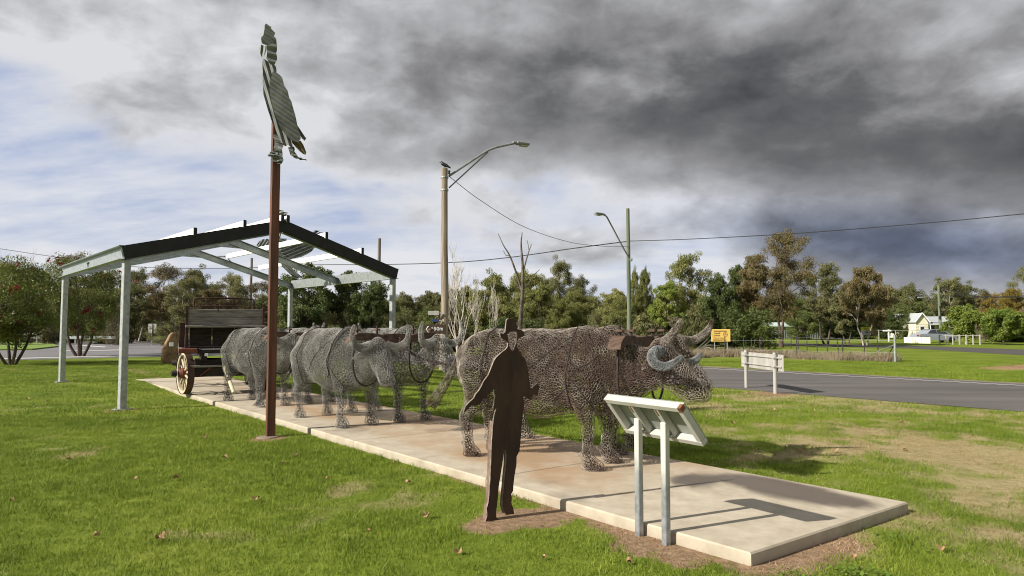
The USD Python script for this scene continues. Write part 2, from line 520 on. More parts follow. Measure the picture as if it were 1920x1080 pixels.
def axis_lines(a, b, fine_lo, fine_hi, step, grow=1.35):
    mid = np.arange(fine_lo, fine_hi, step)
    hi, d = [fine_hi], step
    while hi[-1] < b:
        d *= grow; hi.append(hi[-1] + d)
    lo, d = [fine_lo], step
    while lo[-1] > a:
        d *= grow; lo.append(lo[-1] - d)
    return np.concatenate([lo[:0:-1], mid, hi])


gx, gy = axis_lines(-3500, 3500, -16, 16, 0.12), axis_lines(-3500, 4000, 2.5, 24, 0.12)
XX, YY = np.meshgrid(gx, gy, indexing="ij")
ZZ = gz(XX, YY)
near = np.exp(-((XX / 14) ** 2) - ((YY - 9) / 12) ** 2)
ZZ = ZZ + 0.02 * near * (meshkit.fbm(np.stack([XX, YY, 0 * XX], -1) * 0.8, 3, 5) - 0.75)
nx, ny = len(gx), len(gy)
ii, jj = np.meshgrid(np.arange(nx - 1), np.arange(ny - 1), indexing="ij")
a_, b_, c_, d_ = ii * ny + jj, (ii + 1) * ny + jj, (ii + 1) * ny + jj + 1, ii * ny + jj + 1
gf = np.concatenate([np.stack([a_, b_, c_], -1).reshape(-1, 3), np.stack([a_, c_, d_], -1).reshape(-1, 3)])
gv = np.stack([XX, YY, ZZ], -1).reshape(-1, 3)
gdry, gbare = lawn(gv[:, 0], gv[:, 1])


def ground_material():
    N = Net()
    p = N.pos()
    dry = N.add("attribute", "fac", attribute="dry")
    bare = N.add("attribute", "fac", attribute="bare")
    n = N.noise(p, 0.5, 4)
    n2 = N.noise(p, 9.0, 5, 0.65)
    green = N.ramp(N.op("add", N.op("multiply", n, 0.6), N.op("multiply", n2, 0.4)), [(0.3, (0.075, 0.115, 0.014)), (0.5, (0.130, 0.175, 0.020)), (0.7, (0.20, 0.235, 0.038))])
    straw = N.ramp(n2, [(0.3, (0.22, 0.18, 0.085)), (0.7, (0.38, 0.33, 0.18))])
    soil = N.ramp(N.noise(p, 14.0, 6, 0.7), [(0.3, (0.14, 0.088, 0.052)), (0.7, (0.34, 0.24, 0.155))])
    far = N.mix(N.rng(dry, 0.1, 0.9), green, straw)
    col = N.mix(N.rng(bare, 0.25, 0.7), far, soil)
    b = N.add("bump", "normal", [(N.noise(p, 25.0, 5, 0.7), "height")], strength=0.7, distance=0.04)
    return N.make("turf_and_soil", N.add("principled_bsdf", "BSDF", [(col, "base_color"), (b, "normal")], roughness=0.95, specular_ior_level=0.1))


gm = usdkit.mesh(stage, "/World/ground", (gv, gf), ground_material(), smooth=True)
for nm, arr in (("dry", gdry), ("bare", gbare)):
    UsdGeom.PrimvarsAPI(gm).CreatePrimvar(nm, Sdf.ValueTypeNames.FloatArray, "vertex").Set(Vt.FloatArray.FromNumpy(arr.astype(np.float32)))
tag(gm, kind="structure")


def asphalt(name, lo, hi):
    N = Net()
    p = N.pos()
    streak = N.noise(N.add("mapping", "vector", [(p, "vector")], rotation=(0, 0, -0.885), scale=(0.12, 1.3, 1)), 1.2, 4)
    f = N.op("add", N.op("multiply", N.noise(p, 38.0, 3, 0.8), 0.34), N.op("add", N.op("multiply", streak, 0.46), N.op("multiply", N.noise(p, 0.35, 5, 0.65), 0.30)))
    f = N.op("subtract", f, 0.05)
    col = N.ramp(f, [(0.3, lo), (0.7, hi)])
    b = N.add("bump", "normal", [(N.noise(p, 70.0, 3, 0.7), "height")], strength=0.6, distance=0.012)
    return N.make(name, N.add("principled_bsdf", "BSDF", [(col, "base_color"), (b, "normal")], roughness=0.85, specular_ior_level=0.25))


single("main_road", sheet(MAIN, 0.006), asphalt("asphalt", (0.060, 0.055, 0.053), (0.150, 0.140, 0.135)), kind="structure")
single("side_road", sheet(SIDE.difference(MAIN).buffer(0), 0.008), asphalt("grey_asphalt", (0.11, 0.107, 0.112), (0.20, 0.195, 0.20)), kind="structure")
single("far_road", sheet(FARROAD, 0.008), asphalt("dark_asphalt", (0.05, 0.046, 0.044), (0.10, 0.092, 0.088)), kind="structure")
M["line"] = plain("road_paint", (0.62, 0.62, 0.60), (0.42, 0.42, 0.41), scale=6, rough=0.8, detail=7)
M["grass_far"] = ground_material
single("traffic_island", place(extrude(ISLAND, 0.10), t=(0, 0, 0.004)), plain("island_turf", (0.10, 0.17, 0.02), (0.16, 0.23, 0.035), scale=0.8, rough=0.95), kind="structure")
single("dirt_verge", sheet([rp(-60, ROAD1 + 0.3), rp(60, ROAD1 + 0.3), rp(60, ROAD1 + 0.75), rp(-60, ROAD1 + 0.75)], 0.005), plain("verge_gravel", (0.15, 0.12, 0.09), (0.24, 0.20, 0.15), scale=4, rough=0.95), kind="structure")


def strip(s0, s1, o, w=0.12):
    return sheet([rp(s0, o), rp(s1, o), rp(s1, o + w), rp(s0, o + w)], 0.012)


k = 0
for s in np.arange(-40, 60, 100):                       # far edge line, worn
    single("painted_line", strip(-40, 70, ROAD1 - 0.55), M["line"], kind="structure")
for s in np.arange(30, 90, 9.0):                        # centre dashes further down
    single("painted_line", strip(s, s + 3.0, 0.5 * (ROAD0 + ROAD1)), M["line"], kind="structure")
single("painted_line", sheet([G(-200, 679), G(320, 665.5), G(320, 664.6), G(-200, 677.6)], 0.015), M["line"], kind="structure")
single("painted_line", sheet([G(110, 659), G(240, 656.5), G(240, 655.8), G(110, 658.2)], 0.015), M["line"], kind="structure")
single("painted_line", sheet([G(150, 647), G(200, 650.5), G(196, 651.5), G(140, 647.6)], 0.015), M["line"], kind="structure")


def slab_material():
    N = Net()
    p = N.pos()
    n = N.noise(p, 0.55, 6, 0.6)
    n2 = N.noise(p, 5.0, 6, 0.65)
    base = N.ramp(n2, [(0.3, (0.33, 0.285, 0.215)), (0.7, (0.46, 0.41, 0.325))])
    st = N.add("attribute", "fac", attribute="stain")
    st = N.op("multiply", st, N.rng(N.op("add", N.op("multiply", n, 0.6), N.op("multiply", N.noise(p, 2.2, 5, 0.6), 0.4)), 0.26, 0.55))
    col = N.mix(N.op("multiply", st, 0.80), base, (0.30, 0.185, 0.095))
    # damp patch, grime and the drover's hat shadow painted in
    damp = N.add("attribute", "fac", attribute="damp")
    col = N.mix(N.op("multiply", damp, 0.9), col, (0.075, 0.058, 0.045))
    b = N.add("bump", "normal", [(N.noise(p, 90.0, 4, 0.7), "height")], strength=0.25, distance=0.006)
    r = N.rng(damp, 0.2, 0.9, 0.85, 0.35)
    return N.make("stained_concrete", N.add("principled_bsdf", "BSDF", [(col, "base_color"), (b, "normal"), (r, "roughness")], specular_ior_level=0.35))


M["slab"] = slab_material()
slab = thing("concrete_slab", kind="structure")
cuts = [0.0, 3.05, 6.1, 9.2, 12.3, 15.4, 18.5, LENGTH]
cuts = [c for c in cuts if c <= LENGTH]
for c0, c1 in zip(cuts[:-1], cuts[1:]):
    nu, nv = max(4, int((c1 - c0) / 0.10)), int(WIDTH / 0.10)
    us, vs = np.linspace(c0 + (0.003 if c0 else 0), c1 - 0.003, nu), np.linspace(0, WIDTH, nv)
    bev = 0.012
    us = np.concatenate([[us[0]], [us[0] + bev], us[1:-1], [us[-1] - bev], [us[-1]]])
    vs = np.concatenate([[0], [bev], vs[1:-1], [WIDTH - bev], [WIDTH]])
    Ug, Vg = np.meshgrid(us, vs, indexing="ij")
    n_, m_ = Ug.shape
    top = SA[None, None] - U * Ug[..., None] + V * Vg[..., None]
    wob = 0.016 * (meshkit.noise(top * [2.5, 2.5, 0], 4) - 0.5) + 0.010 * (meshkit.noise(top * [9, 9, 0], 6) - 0.5)
    edge_ = (Vg == 0) | (Vg == WIDTH) | (Ug == us[0]) | (Ug == us[-1])
    top = top + V * np.where((Vg == 0) | (Vg == WIDTH), wob, 0)[..., None]
    top[..., 2] = SLAB_Z - np.where(edge_, bev, 0.0)
    i_, j_ = np.meshgrid(np.arange(n_ - 1), np.arange(m_ - 1), indexing="ij")
    q = np.stack([i_ * m_ + j_, i_ * m_ + j_ + 1, (i_ + 1) * m_ + j_ + 1, (i_ + 1) * m_ + j_], -1).reshape(-1, 4)
    f = np.vstack([q[:, [0, 1, 2]], q[:, [0, 2, 3]]])
    rim = np.concatenate([np.arange(m_), np.arange(1, n_) * m_ + m_ - 1, (n_ - 1) * m_ + np.arange(m_ - 2, -1, -1), np.arange(n_ - 2, 0, -1) * m_])
    v = top.reshape(-1, 3)
    low = v[rim].copy(); low[:, 2] = -0.06
    L = len(rim); k0 = len(v); a = np.arange(L); b = (a + 1) % L
    side = np.vstack([np.stack([rim[a], k0 + a, k0 + b], 1), np.stack([rim[a], k0 + b, rim[b]], 1)])
    v = np.vstack([v, low]); f = np.vstack([f, side])
    m = trimesh.Trimesh(v, f, process=False)
    nrm = np.cross(v[f[:, 1]] - v[f[:, 0]], v[f[:, 2]] - v[f[:, 0]])
    if nrm[: len(q)][:, 2].mean() < 0:
        f = f[:, ::-1]
    pth = numbered(slab, "slab_panel")
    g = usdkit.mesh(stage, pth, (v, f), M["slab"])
    s_ = -(v - SA) @ U; o_ = (v - SA) @ V
    P3 = v * [1, 1, 0]
    n1 = meshkit.fbm(P3 * 1.3, 4, 9)
    stain = smooth01(s_, 1.2, 3.0) * (0.55 + 0.45 * smooth01(n1, 0.35, 0.65)) * smooth01(o_, 0.05, 0.45) * (1 - 0.5 * smooth01(s_, 9, 14))
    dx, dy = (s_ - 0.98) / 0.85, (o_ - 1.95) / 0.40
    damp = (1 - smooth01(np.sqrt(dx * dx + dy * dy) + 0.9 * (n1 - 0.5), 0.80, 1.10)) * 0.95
    dx, dy = (s_ - 1.62) / 0.26, (o_ - 1.58) / 0.34  # dark patch painted where the shadow of the drover's hat falls
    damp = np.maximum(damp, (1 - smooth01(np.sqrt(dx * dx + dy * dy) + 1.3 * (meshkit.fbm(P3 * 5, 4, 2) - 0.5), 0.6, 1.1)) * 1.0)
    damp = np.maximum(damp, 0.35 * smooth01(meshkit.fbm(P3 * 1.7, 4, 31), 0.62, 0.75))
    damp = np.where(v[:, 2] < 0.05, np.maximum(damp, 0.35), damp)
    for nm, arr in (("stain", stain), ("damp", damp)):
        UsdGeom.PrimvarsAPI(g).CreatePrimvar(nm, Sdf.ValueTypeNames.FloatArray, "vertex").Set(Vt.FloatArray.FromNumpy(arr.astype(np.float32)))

# ---------------------------------------------------------------- mown grass
def turf_material(name, stops, trans=0.26):
    N = Net()
    p = N.pos()
    rnd = N.add("object_info", "random")
    isl = N.add("geometry", "random_per_island")
    f = N.op("add", N.op("multiply", N.noise(p, 0.6, 4), 0.45), N.op("multiply", N.noise(p, 4.0, 4, 0.6), 0.38))
    f = N.op("add", f, N.op("multiply", rnd, 0.12))
    f = N.op("add", f, N.op("multiply", isl, 0.22))
    col = N.ramp(f, stops)
    d = N.add("principled_bsdf", "BSDF", [(col, "base_color")], roughness=0.6, specular_ior_level=0.25)
    t = N.add("translucent_bsdf", "BSDF", [(col, "color")])
    return N.make(name, N.add("mix_closure", "closure", [(d, "closure1"), (t, "closure2")], fac=trans))


def tuft(rng, blades, radius, h0, h1, w, lean):
    a, r = rng.uniform(0, 2 * np.pi, blades), radius * np.sqrt(rng.uniform(0, 1, blades))
    base = np.stack([r * np.cos(a), r * np.sin(a), np.full(blades, -0.008)], 1)
    h = rng.uniform(h0, h1, blades)
    az = rng.uniform(0, 2 * np.pi, blades)
    side = np.stack([np.cos(az), np.sin(az), 0 * az], 1) * (w * rng.uniform(0.7, 1.3, blades))[:, None]
    la = rng.uniform(0, 2 * np.pi, blades)
    ln = (lean * rng.uniform(0.2, 1.0, blades) * h)[:, None] * np.stack([np.cos(la), np.sin(la), 0 * la], 1)
    midp = base + ln * 0.35 + np.stack([0 * h, 0 * h, h * 0.6], 1)
    tip = base + ln + np.stack([0 * h, 0 * h, h], 1)
    v = np.stack([base - side, base + side, midp + side * 0.8, midp - side * 0.8, tip], 1).reshape(-1, 3)
    k = np.arange(blades)[:, None] * 5
    f = np.concatenate([k + [0, 1, 2], k + [0, 2, 3], k + [3, 2, 4]])
    return v, f


GREEN = [(0.24, (0.060, 0.100, 0.010)), (0.5, (0.165, 0.228, 0.022)), (0.76, (0.36, 0.375, 0.068))]
STRAW = [(0.25, (0.20, 0.15, 0.07)), (0.5, (0.36, 0.29, 0.15)), (0.75, (0.52, 0.45, 0.27))]
BROWN = [(0.25, (0.20, 0.115, 0.055)), (0.5, (0.40, 0.265, 0.145)), (0.75, (0.60, 0.44, 0.27))]
tm = [turf_material("green_blades", GREEN), turf_material("straw_blades", STRAW, 0.2), turf_material("dead_blades", BROWN, 0.15)]


def scatter(name, protos, pts, idx, rots, scales):
    pi = UsdGeom.PointInstancer.Define(stage, numbered("/World", name))
    tag(pi, kind="stuff")
    base = str(pi.GetPath())
    paths = []
    for nm, mesh, mat in protos:
        paths.append(usdkit.mesh(stage, numbered(base, nm), mesh, mat).GetPath())
    pi.CreatePrototypesRel().SetTargets(paths)
    pi.CreateProtoIndicesAttr(Vt.IntArray.FromNumpy(np.asarray(idx, np.int32)))
    pi.CreatePositionsAttr(Vt.Vec3fArray.FromNumpy(np.asarray(pts, np.float32)))
    pi.CreateOrientationsAttr(Vt.QuathArray([Gf.Quath(float(math.cos(r / 2)), 0, 0, float(math.sin(r / 2))) for r in rots]))
    pi.CreateScalesAttr(Vt.Vec3fArray.FromNumpy(np.asarray(scales, np.float32)))
    return pi


def inside(poly, x, y):
    import shapely
    return shapely.contains_xy(poly, x, y)


def turf(y0, y1, step, protos, name, margin):
    rng = np.random.default_rng(int(y0 * 10))
    xs, ys = np.meshgrid(np.arange(-0.80 * y1 - 1, 0.80 * y1 + 1, step), np.arange(y0, y1, step * 0.9), indexing="ij")
    x = (xs + rng.uniform(-0.5, 0.5, xs.shape) * step).ravel(); y = (ys + rng.uniform(-0.5, 0.5, xs.shape) * step).ravel()
    keep = (np.abs(x) < 0.77 * y + 0.8)
    x, y = x[keep], y[keep]
    keep = ~inside(SLAB.buffer(margin * 0.25), x, y) & ~inside(ROADS.buffer(margin), x, y)
    x, y = x[keep], y[keep]
    dry, bare = lawn(x, y)
    r = rng.uniform(0, 1, len(x))
    kind = np.where(bare > 0.25 + 0.5 * r, 2, np.where(dry > 0.10 + 0.85 * rng.uniform(0, 1, len(x)), 1, 0))
    keep = ~((bare > 0.7) & (rng.uniform(0, 1, len(x)) < 0.22))
    x, y, kind = x[keep], y[keep], kind[keep]
    n = len(x)
    nv = len(protos) // 3
    idx = kind * nv + rng.integers(0, nv, n)
    z = gz(x, y) - 0.012
    s = rng.uniform(0.75, 1.25, n)
    lush = meshkit.fbm(np.stack([x, y, 0 * x], -1) * 0.9, 3, 17)
    sz = s * np.where(kind == 2, 0.7, np.where(kind == 1, 0.85, 0.65 + 0.8 * lush))
    return scatter(name, protos, np.stack([x, y, z], 1), idx, rng.uniform(0, 6.28, n), np.stack([s, s, sz], 1))


rg = np.random.default_rng(5)
near_protos = [(("green_tuft", "straw_tuft", "dead_tuft")[k], tuft(rg, 85, 0.125, 0.022, 0.058 if k == 0 else 0.042, 0.0022, 1.0 if k == 0 else 1.7), tm[k]) for k in range(3) for _ in range(3)]
turf(3.9, 13.0, 0.145, near_protos, "lawn_grass", 0.10)
mid_protos = [(("green_tuft", "straw_tuft", "dead_tuft")[k], tuft(rg, 90, 0.26, 0.025, 0.065, 0.0045, 1.0), tm[k]) for k in range(3) for _ in range(3)]
turf(13.0, 34.0, 0.34, mid_protos, "distant_lawn_grass", 0.22)


def clover_patch(rng, n=46, radius=0.14):
    a, r = rng.uniform(0, 6.28, n), radius * np.sqrt(rng.uniform(0, 1, n))
    p = np.stack([r * np.cos(a), r * np.sin(a), rng.uniform(0.022, 0.05, n)], 1)
    vs, fs = [], []
    for i in range(n):
        s = rng.uniform(0.006, 0.011)
        t = rng.normal(0, 0.35, 2)
        g = np.arange(6) * np.pi / 3 + rng.uniform(0, 1)
        q = np.stack([s * np.cos(g), s * np.sin(g), s * (t[0] * np.cos(g) + t[1] * np.sin(g))], 1)
        vs.append(q + p[i]); fs.append(np.array([[0, 1, 2], [0, 2, 3], [0, 3, 4], [0, 4, 5]]) + 6 * i)
    return np.vstack(vs), np.vstack(fs)


rgc = np.random.default_rng(19)
cx = rgc.uniform(-6, 6, 16000); cy = rgc.uniform(4.0, 11.0, 16000)
Pc = np.stack([cx, cy, 0 * cx], 1)
ok = (meshkit.fbm(Pc * 0.8, 3, 41) * 0.55 + meshkit.fbm(Pc * 2.6, 3, 43) * 0.45 > 0.52 + rgc.uniform(-0.02, 0.16, len(cx))) & (np.abs(cx) < 0.77 * cy + 0.6) & ~inside(SLAB.buffer(0.05), cx, cy)
dr_, ba_ = lawn(cx, cy)
ok &= (dr_ < 0.3) & (ba_ < 0.4) & (np.hypot(cx - 2.2, cy - 5.0) < 0.9)
cx, cy = cx[ok], cy[ok]
M["clover"] = turf_material("clover_leaves", [(0.25, (0.07, 0.13, 0.014)), (0.5, (0.13, 0.205, 0.024)), (0.8, (0.22, 0.29, 0.045))], 0.3)
sc0 = rgc.uniform(0.8, 1.3, len(cx))
scatter("clover", [("clover_leaves", clover_patch(rgc), M["clover"]), ("clover_leaves", clover_patch(rgc), M["clover"])], np.stack([cx, cy, gz(cx, cy)], 1), rgc.integers(0, 2, len(cx)), rgc.uniform(0, 6.28, len(cx)), np.stack([sc0] * 3, 1))

# ---------------------------------------------------------------- wire netting over modelled bodies
def cone_d(p, a, b, ra, rb, sy=1.0):
    """Distance to a tapered capsule; sy < 1 narrows it sideways."""
    s = np.array([1, 1 / sy, 1], np.float32)
    a, b = np.asarray(a, np.float32) * s, np.asarray(b, np.float32) * s
    q = p * s
    ab = b - a
    t = np.clip(((q - a) @ ab) / max(ab @ ab, 1e-9), 0, 1)
    return np.linalg.norm(q - a - t[..., None] * ab, axis=-1) - (ra + (rb - ra) * t)


def smin(a, b, k):
    h = np.clip(0.5 + 0.5 * (b - a) / k, 0, 1)
    return b + (a - b) * h - k * h * (1 - h)


def surface_nets(val, lo, h):
    """Triangles of the zero surface of a grid of distances."""
    sgn = val < 0
    nx_, ny_, nz_ = val.shape
    corners = [(i, j, k) for i in (0, 1) for j in (0, 1) for k in (0, 1)]
    c = np.stack([sgn[i:nx_ - 1 + i, j:ny_ - 1 + j, k:nz_ - 1 + k] for i, j, k in corners])
    cell = c.any(0) & ~c.all(0)
    idx = np.full(cell.shape, -1); idx[cell] = np.arange(cell.sum())
    I = np.argwhere(cell)
    acc, cnt = np.zeros((len(I), 3)), np.zeros(len(I))
    for a in range(8):
        for ax in range(3):
            if corners[a][ax]:
                continue
            ca = np.array(corners[a]); cb = ca.copy(); cb[ax] = 1
            va, vb = val[tuple((I + ca).T)], val[tuple((I + cb).T)]
            m = (va < 0) != (vb < 0)
            t = va / np.where(m, va - vb, 1)
            pt = ca + (cb - ca) * t[:, None]
            acc[m] += pt[m]; cnt[m] += 1
    verts = (I + acc / cnt[:, None]) * h + lo
    faces = []
    for ax in range(3):
        o1, o2 = (ax + 1) % 3, (ax + 2) % 3
        a = np.moveaxis(sgn, ax, 0)
        d = np.argwhere(np.moveaxis(a[:-1] != a[1:], 0, ax)) if ax else np.argwhere(sgn[:-1] != sgn[1:])
        ok = (d[:, o1] > 0) & (d[:, o2] > 0)
        d = d[ok]
        e1, e2 = np.eye(3, dtype=int)[o1], np.eye(3, dtype=int)[o2]
        q = np.stack([idx[tuple(x.T)] for x in (d, d - e1, d - e1 - e2, d - e2)], 1)
        flip = ~sgn[tuple(d.T)]
        q[flip] = q[flip][:, ::-1]
        faces.append(q)
    q = np.vstack(faces)
    q = q[(q >= 0).all(1)]
    return verts, np.vstack([q[:, [0, 1, 2]], q[:, [0, 2, 3]]])


def solid(fn, lo, hi, h):
    ax = [np.arange(l, u, h, dtype=np.float32) for l, u in zip(lo, hi)]
    X = np.stack(np.meshgrid(*ax, indexing="ij"), -1)
    return surface_nets(fn(X), np.array([a[0] for a in ax]), h)


def normals_of(v, f):
    n, fn_ = np.zeros_like(v), np.cross(v[f[:, 1]] - v[f[:, 0]], v[f[:, 2]] - v[f[:, 0]])
    for k in range(3):
        np.add.at(n, f[:, k], fn_)
    return n / (np.linalg.norm(n, axis=1, keepdims=True) + 1e-12)


def wire_net(v, f, cell, t, seed, iters=3, lift=0.0015, squash=1.0):
    """Six-sided netting as one connected mesh: each mesh of the net is a closed polygon whose rim is a ribbon with a ridge."""
    rng = np.random.default_rng(seed)
    n = normals_of(v, f)
    area = 0.5 * np.linalg.norm(np.cross(v[f[:, 1]] - v[f[:, 0]], v[f[:, 2]] - v[f[:, 0]]), axis=1)
    k = max(12, int(area.sum() / (0.866 * cell * cell)))
    va = np.zeros(len(v))
    for i in range(3):
        np.add.at(va, f[:, i], area / 3)
    s = np.array([1, 1, squash])
    w = np.hstack([v * s, n * cell * 0.7])                     # normals keep thin limbs' two sides apart
    c = w[rng.choice(len(v), min(k, len(v) // 3), replace=False, p=va / va.sum())]
    for _ in range(iters):
        lab = cKDTree(c).query(w)[1]
        m = np.bincount(lab, va, len(c))
        c = np.where(m[:, None] > 0, np.stack([np.bincount(lab, va * w[:, i], len(c)) for i in range(6)], 1) / np.maximum(m, 1e-12)[:, None], c)
    lab = cKDTree(c).query(w)[1]
    cpos = c[:, :3] / s
    L = lab[f]
    tri = (L[:, 0] != L[:, 1]) & (L[:, 1] != L[:, 2]) & (L[:, 0] != L[:, 2])
    F, L = f[tri], L[tri]
    node = v[F].mean(1); nn = n[F].mean(1)
    node = node + nn * lift
    K = len(node)
    to = cpos[L] - node[:, None]
    d = np.linalg.norm(to, axis=2, keepdims=True)
    inner = node[:, None] + to / (d + 1e-9) * np.minimum(t * 0.62, d * 0.45) - nn[:, None] * lift * 1.6
    V = np.vstack([node, inner.reshape(-1, 3)])
    pair, own = [], []
    for a, b in ((0, 1), (1, 2), (2, 0)):
        pair.append(np.sort(L[:, [a, b]], 1)); own.append(np.stack([np.arange(K), np.where(L[:, a] < L[:, b], a, b), np.where(L[:, a] < L[:, b], b, a)], 1))
    pair, own = np.vstack(pair), np.vstack(own)
    key = pair[:, 0].astype(np.int64) * (len(c) + 1) + pair[:, 1]
    o = np.argsort(key, kind="stable")
    key, own = key[o], own[o]
    i = np.flatnonzero(key[:-1] == key[1:])
    i = i[np.concatenate([[True], np.diff(i) > 1])] if len(i) else i
    p, q = own[i], own[i + 1]
    ok = np.linalg.norm(node[p[:, 0]] - node[q[:, 0]], axis=1) < cell * 2.2
    p, q = p[ok], q[ok]
    fs = []
    for col in (1, 2):
        ia, ib = K + 3 * p[:, 0] + p[:, col], K + 3 * q[:, 0] + q[:, col]
        fs += [np.stack([p[:, 0], q[:, 0], ib], 1), np.stack([p[:, 0], ib, ia], 1)]
    return V, np.vstack(fs)


def layered(v, f, cell, t, seed, layers=3, gap=0.022, squash=1.0):
    """Crumpled layers of netting, one under the other."""
    n = normals_of(v, f)
    out = []
    for k in range(layers):
        off = -gap * k + 0.006 * (meshkit.noise(v * 7, seed + k) - 0.5)
        out.append(wire_net(v + n * off[:, None], f, cell * (1.0, 0.85, 1.0)[k], t, seed * 10 + k, squash=squash))
    return cat(*out)


def refine(v, f, times=1):
    for _ in range(times):
        v, f = trimesh.remesh.subdivide(v, f)
    return v, f


def ox_fn(head_yaw, head_pitch=0.0, lower=0.0, reach=0.28):
    """Distance function of an ox that stands at the origin and looks along +x."""
    def tofs(p):
        # head is turned about the base of the neck
        q = np.asarray(p, float) - [1.02, 0, 1.14]
        q = ry(head_pitch) @ q
        q = rz(head_yaw) @ q
        return q + [1.02 + reach, 0, 1.10 - lower]

    def fn(X):
        d = cone_d(X, (-0.62, 0, 1.07), (0.02, 0, 1.03), 0.47, 0.50, 0.78)
        d = smin(d, cone_d(X, (0.02, 0, 1.00), (0.62, 0, 1.05), 0.50, 0.46, 0.76), 0.10)
        d = smin(d, cone_d(X, (-0.95, 0, 1.18), (-0.90, 0, 0.98), 0.20, 0.20, 1.0), 0.16)
        d = smin(d, cone_d(X, (0.45, 0, 1.40), (0.66, 0, 1.44), 0.09, 0.11), 0.16)
        d = smin(d, cone_d(X, (-0.78, 0.17, 1.33), (-0.60, 0.17, 1.36), 0.09, 0.10), 0.14)
        d = smin(d, cone_d(X, (-0.78, -0.17, 1.33), (-0.60, -0.17, 1.36), 0.09, 0.10), 0.14)
        d = smin(d, cone_d(X, (0.62, 0, 1.12), tofs((1.10, 0, 1.14)), 0.40, 0.225, 0.72), 0.12)      # neck
        d = smin(d, cone_d(X, (0.85, 0, 0.78), (1.08, 0, 0.90), 0.19, 0.15, 0.6), 0.16)              # brisket
        H = lambda a, b, ra, rb, k: smin(d, cone_d(X, tofs(a), tofs(b), ra, rb), k)
        d = H((1.24, 0.0, 1.27), (1.36, 0, 1.17), 0.165, 0.15, 0.07)                               # skull
        d = H((1.36, 0, 1.17), (1.66, 0, 0.92), 0.145, 0.092, 0.06)                                # face
        d = H((1.62, 0.045, 0.93), (1.68, 0.05, 0.885), 0.078, 0.075, 0.03)                        # muzzle
        d = H((1.62, -0.045, 0.93), (1.68, -0.05, 0.885), 0.078, 0.075, 0.03)
        d = H((1.28, 0, 1.10), (1.55, 0, 0.84), 0.12, 0.062, 0.05)                                 # jaw
        d = H((1.22, 0, 1.40), (1.26, 0, 1.39), 0.085, 0.085, 0.08)                                # poll
        for s in (-1, 1):
            d = H((1.37, s * 0.125, 1.21), (1.41, s * 0.13, 1.19), 0.045, 0.04, 0.03)              # brow and eye
            d = H((1.69, s * 0.055, 0.935), (1.715, s * 0.06, 0.915), 0.026, 0.026, 0.02)          # nostril
            y = s * 0.255
            d = smin(d, cone_d(X, (0.66, y * 0.82, 0.98), (0.72, y * 0.95, 0.62), 0.22, 0.108), 0.10)
            d = smin(d, cone_d(X, (0.72, y * 0.95, 0.62), (0.76, y, 0.40), 0.102, 0.076), 0.05)
            d = smin(d, cone_d(X, (0.76, y, 0.40), (0.745, y, 0.16), 0.074, 0.064), 0.03)
            d = smin(d, cone_d(X, (0.745, y, 0.13), (0.80, y, 0.055), 0.072, 0.095), 0.03)
            d = smin(d, cone_d(X, (0.80, y, 0.042), (0.86, y, 0.036), 0.112, 0.085), 0.02)
            d = smin(d, cone_d(X, (0.69, y * 1.0, 0.165), (0.655, y, 0.150), 0.036, 0.03), 0.02)
            d = smin(d, cone_d(X, (-0.70, y * 0.80, 1.02), (-0.70, y * 0.96, 0.70), 0.27, 0.17), 0.10)
            d = smin(d, cone_d(X, (-0.70, y * 0.96, 0.70), (-0.88, y, 0.47), 0.135, 0.080), 0.06)
            d = smin(d, cone_d(X, (-0.88, y, 0.47), (-0.845, y, 0.16), 0.076, 0.064), 0.03)
            d = smin(d, cone_d(X, (-0.845, y, 0.13), (-0.80, y, 0.055), 0.070, 0.092), 0.03)
            d = smin(d, cone_d(X, (-0.80, y, 0.042), (-0.75, y, 0.036), 0.110, 0.082), 0.02)
            d = smin(d, cone_d(X, (-0.90, y, 0.165), (-0.93, y, 0.150), 0.034, 0.028), 0.02)
        return np.maximum(d, 0.0 - X[..., 2])
    return fn, tofs


def slope_tube(pts, radii, sides=14):
    p = smoothline(pts, 7)
    t = np.linspace(0, 1, len(p))
    r = np.interp(t, np.linspace(0, 1, len(radii)), radii)
    return tube(p, r, sides)


def ring_on(fn, c, axis, n=40, grow=0.008):
    """A rod bent round the body in the plane through c."""
    g = np.linspace(0, 2 * np.pi, n, endpoint=False)
    e = np.eye(3)
    a, b = [e[i] for i in range(3) if i != axis]
    dirs = np.cos(g)[:, None] * a + np.sin(g)[:, None] * b
    rr = np.linspace(0.02, 1.3, 130)
    P = np.asarray(c) + dirs[:, None] * rr[None, :, None]
    val = fn(P.astype(np.float32))
    first = np.argmax(val > 0, axis=1)
    r = rr[first] + grow
    return np.vstack([np.asarray(c) + dirs * r[:, None], (np.asarray(c) + dirs * r[:, None])[:1]])


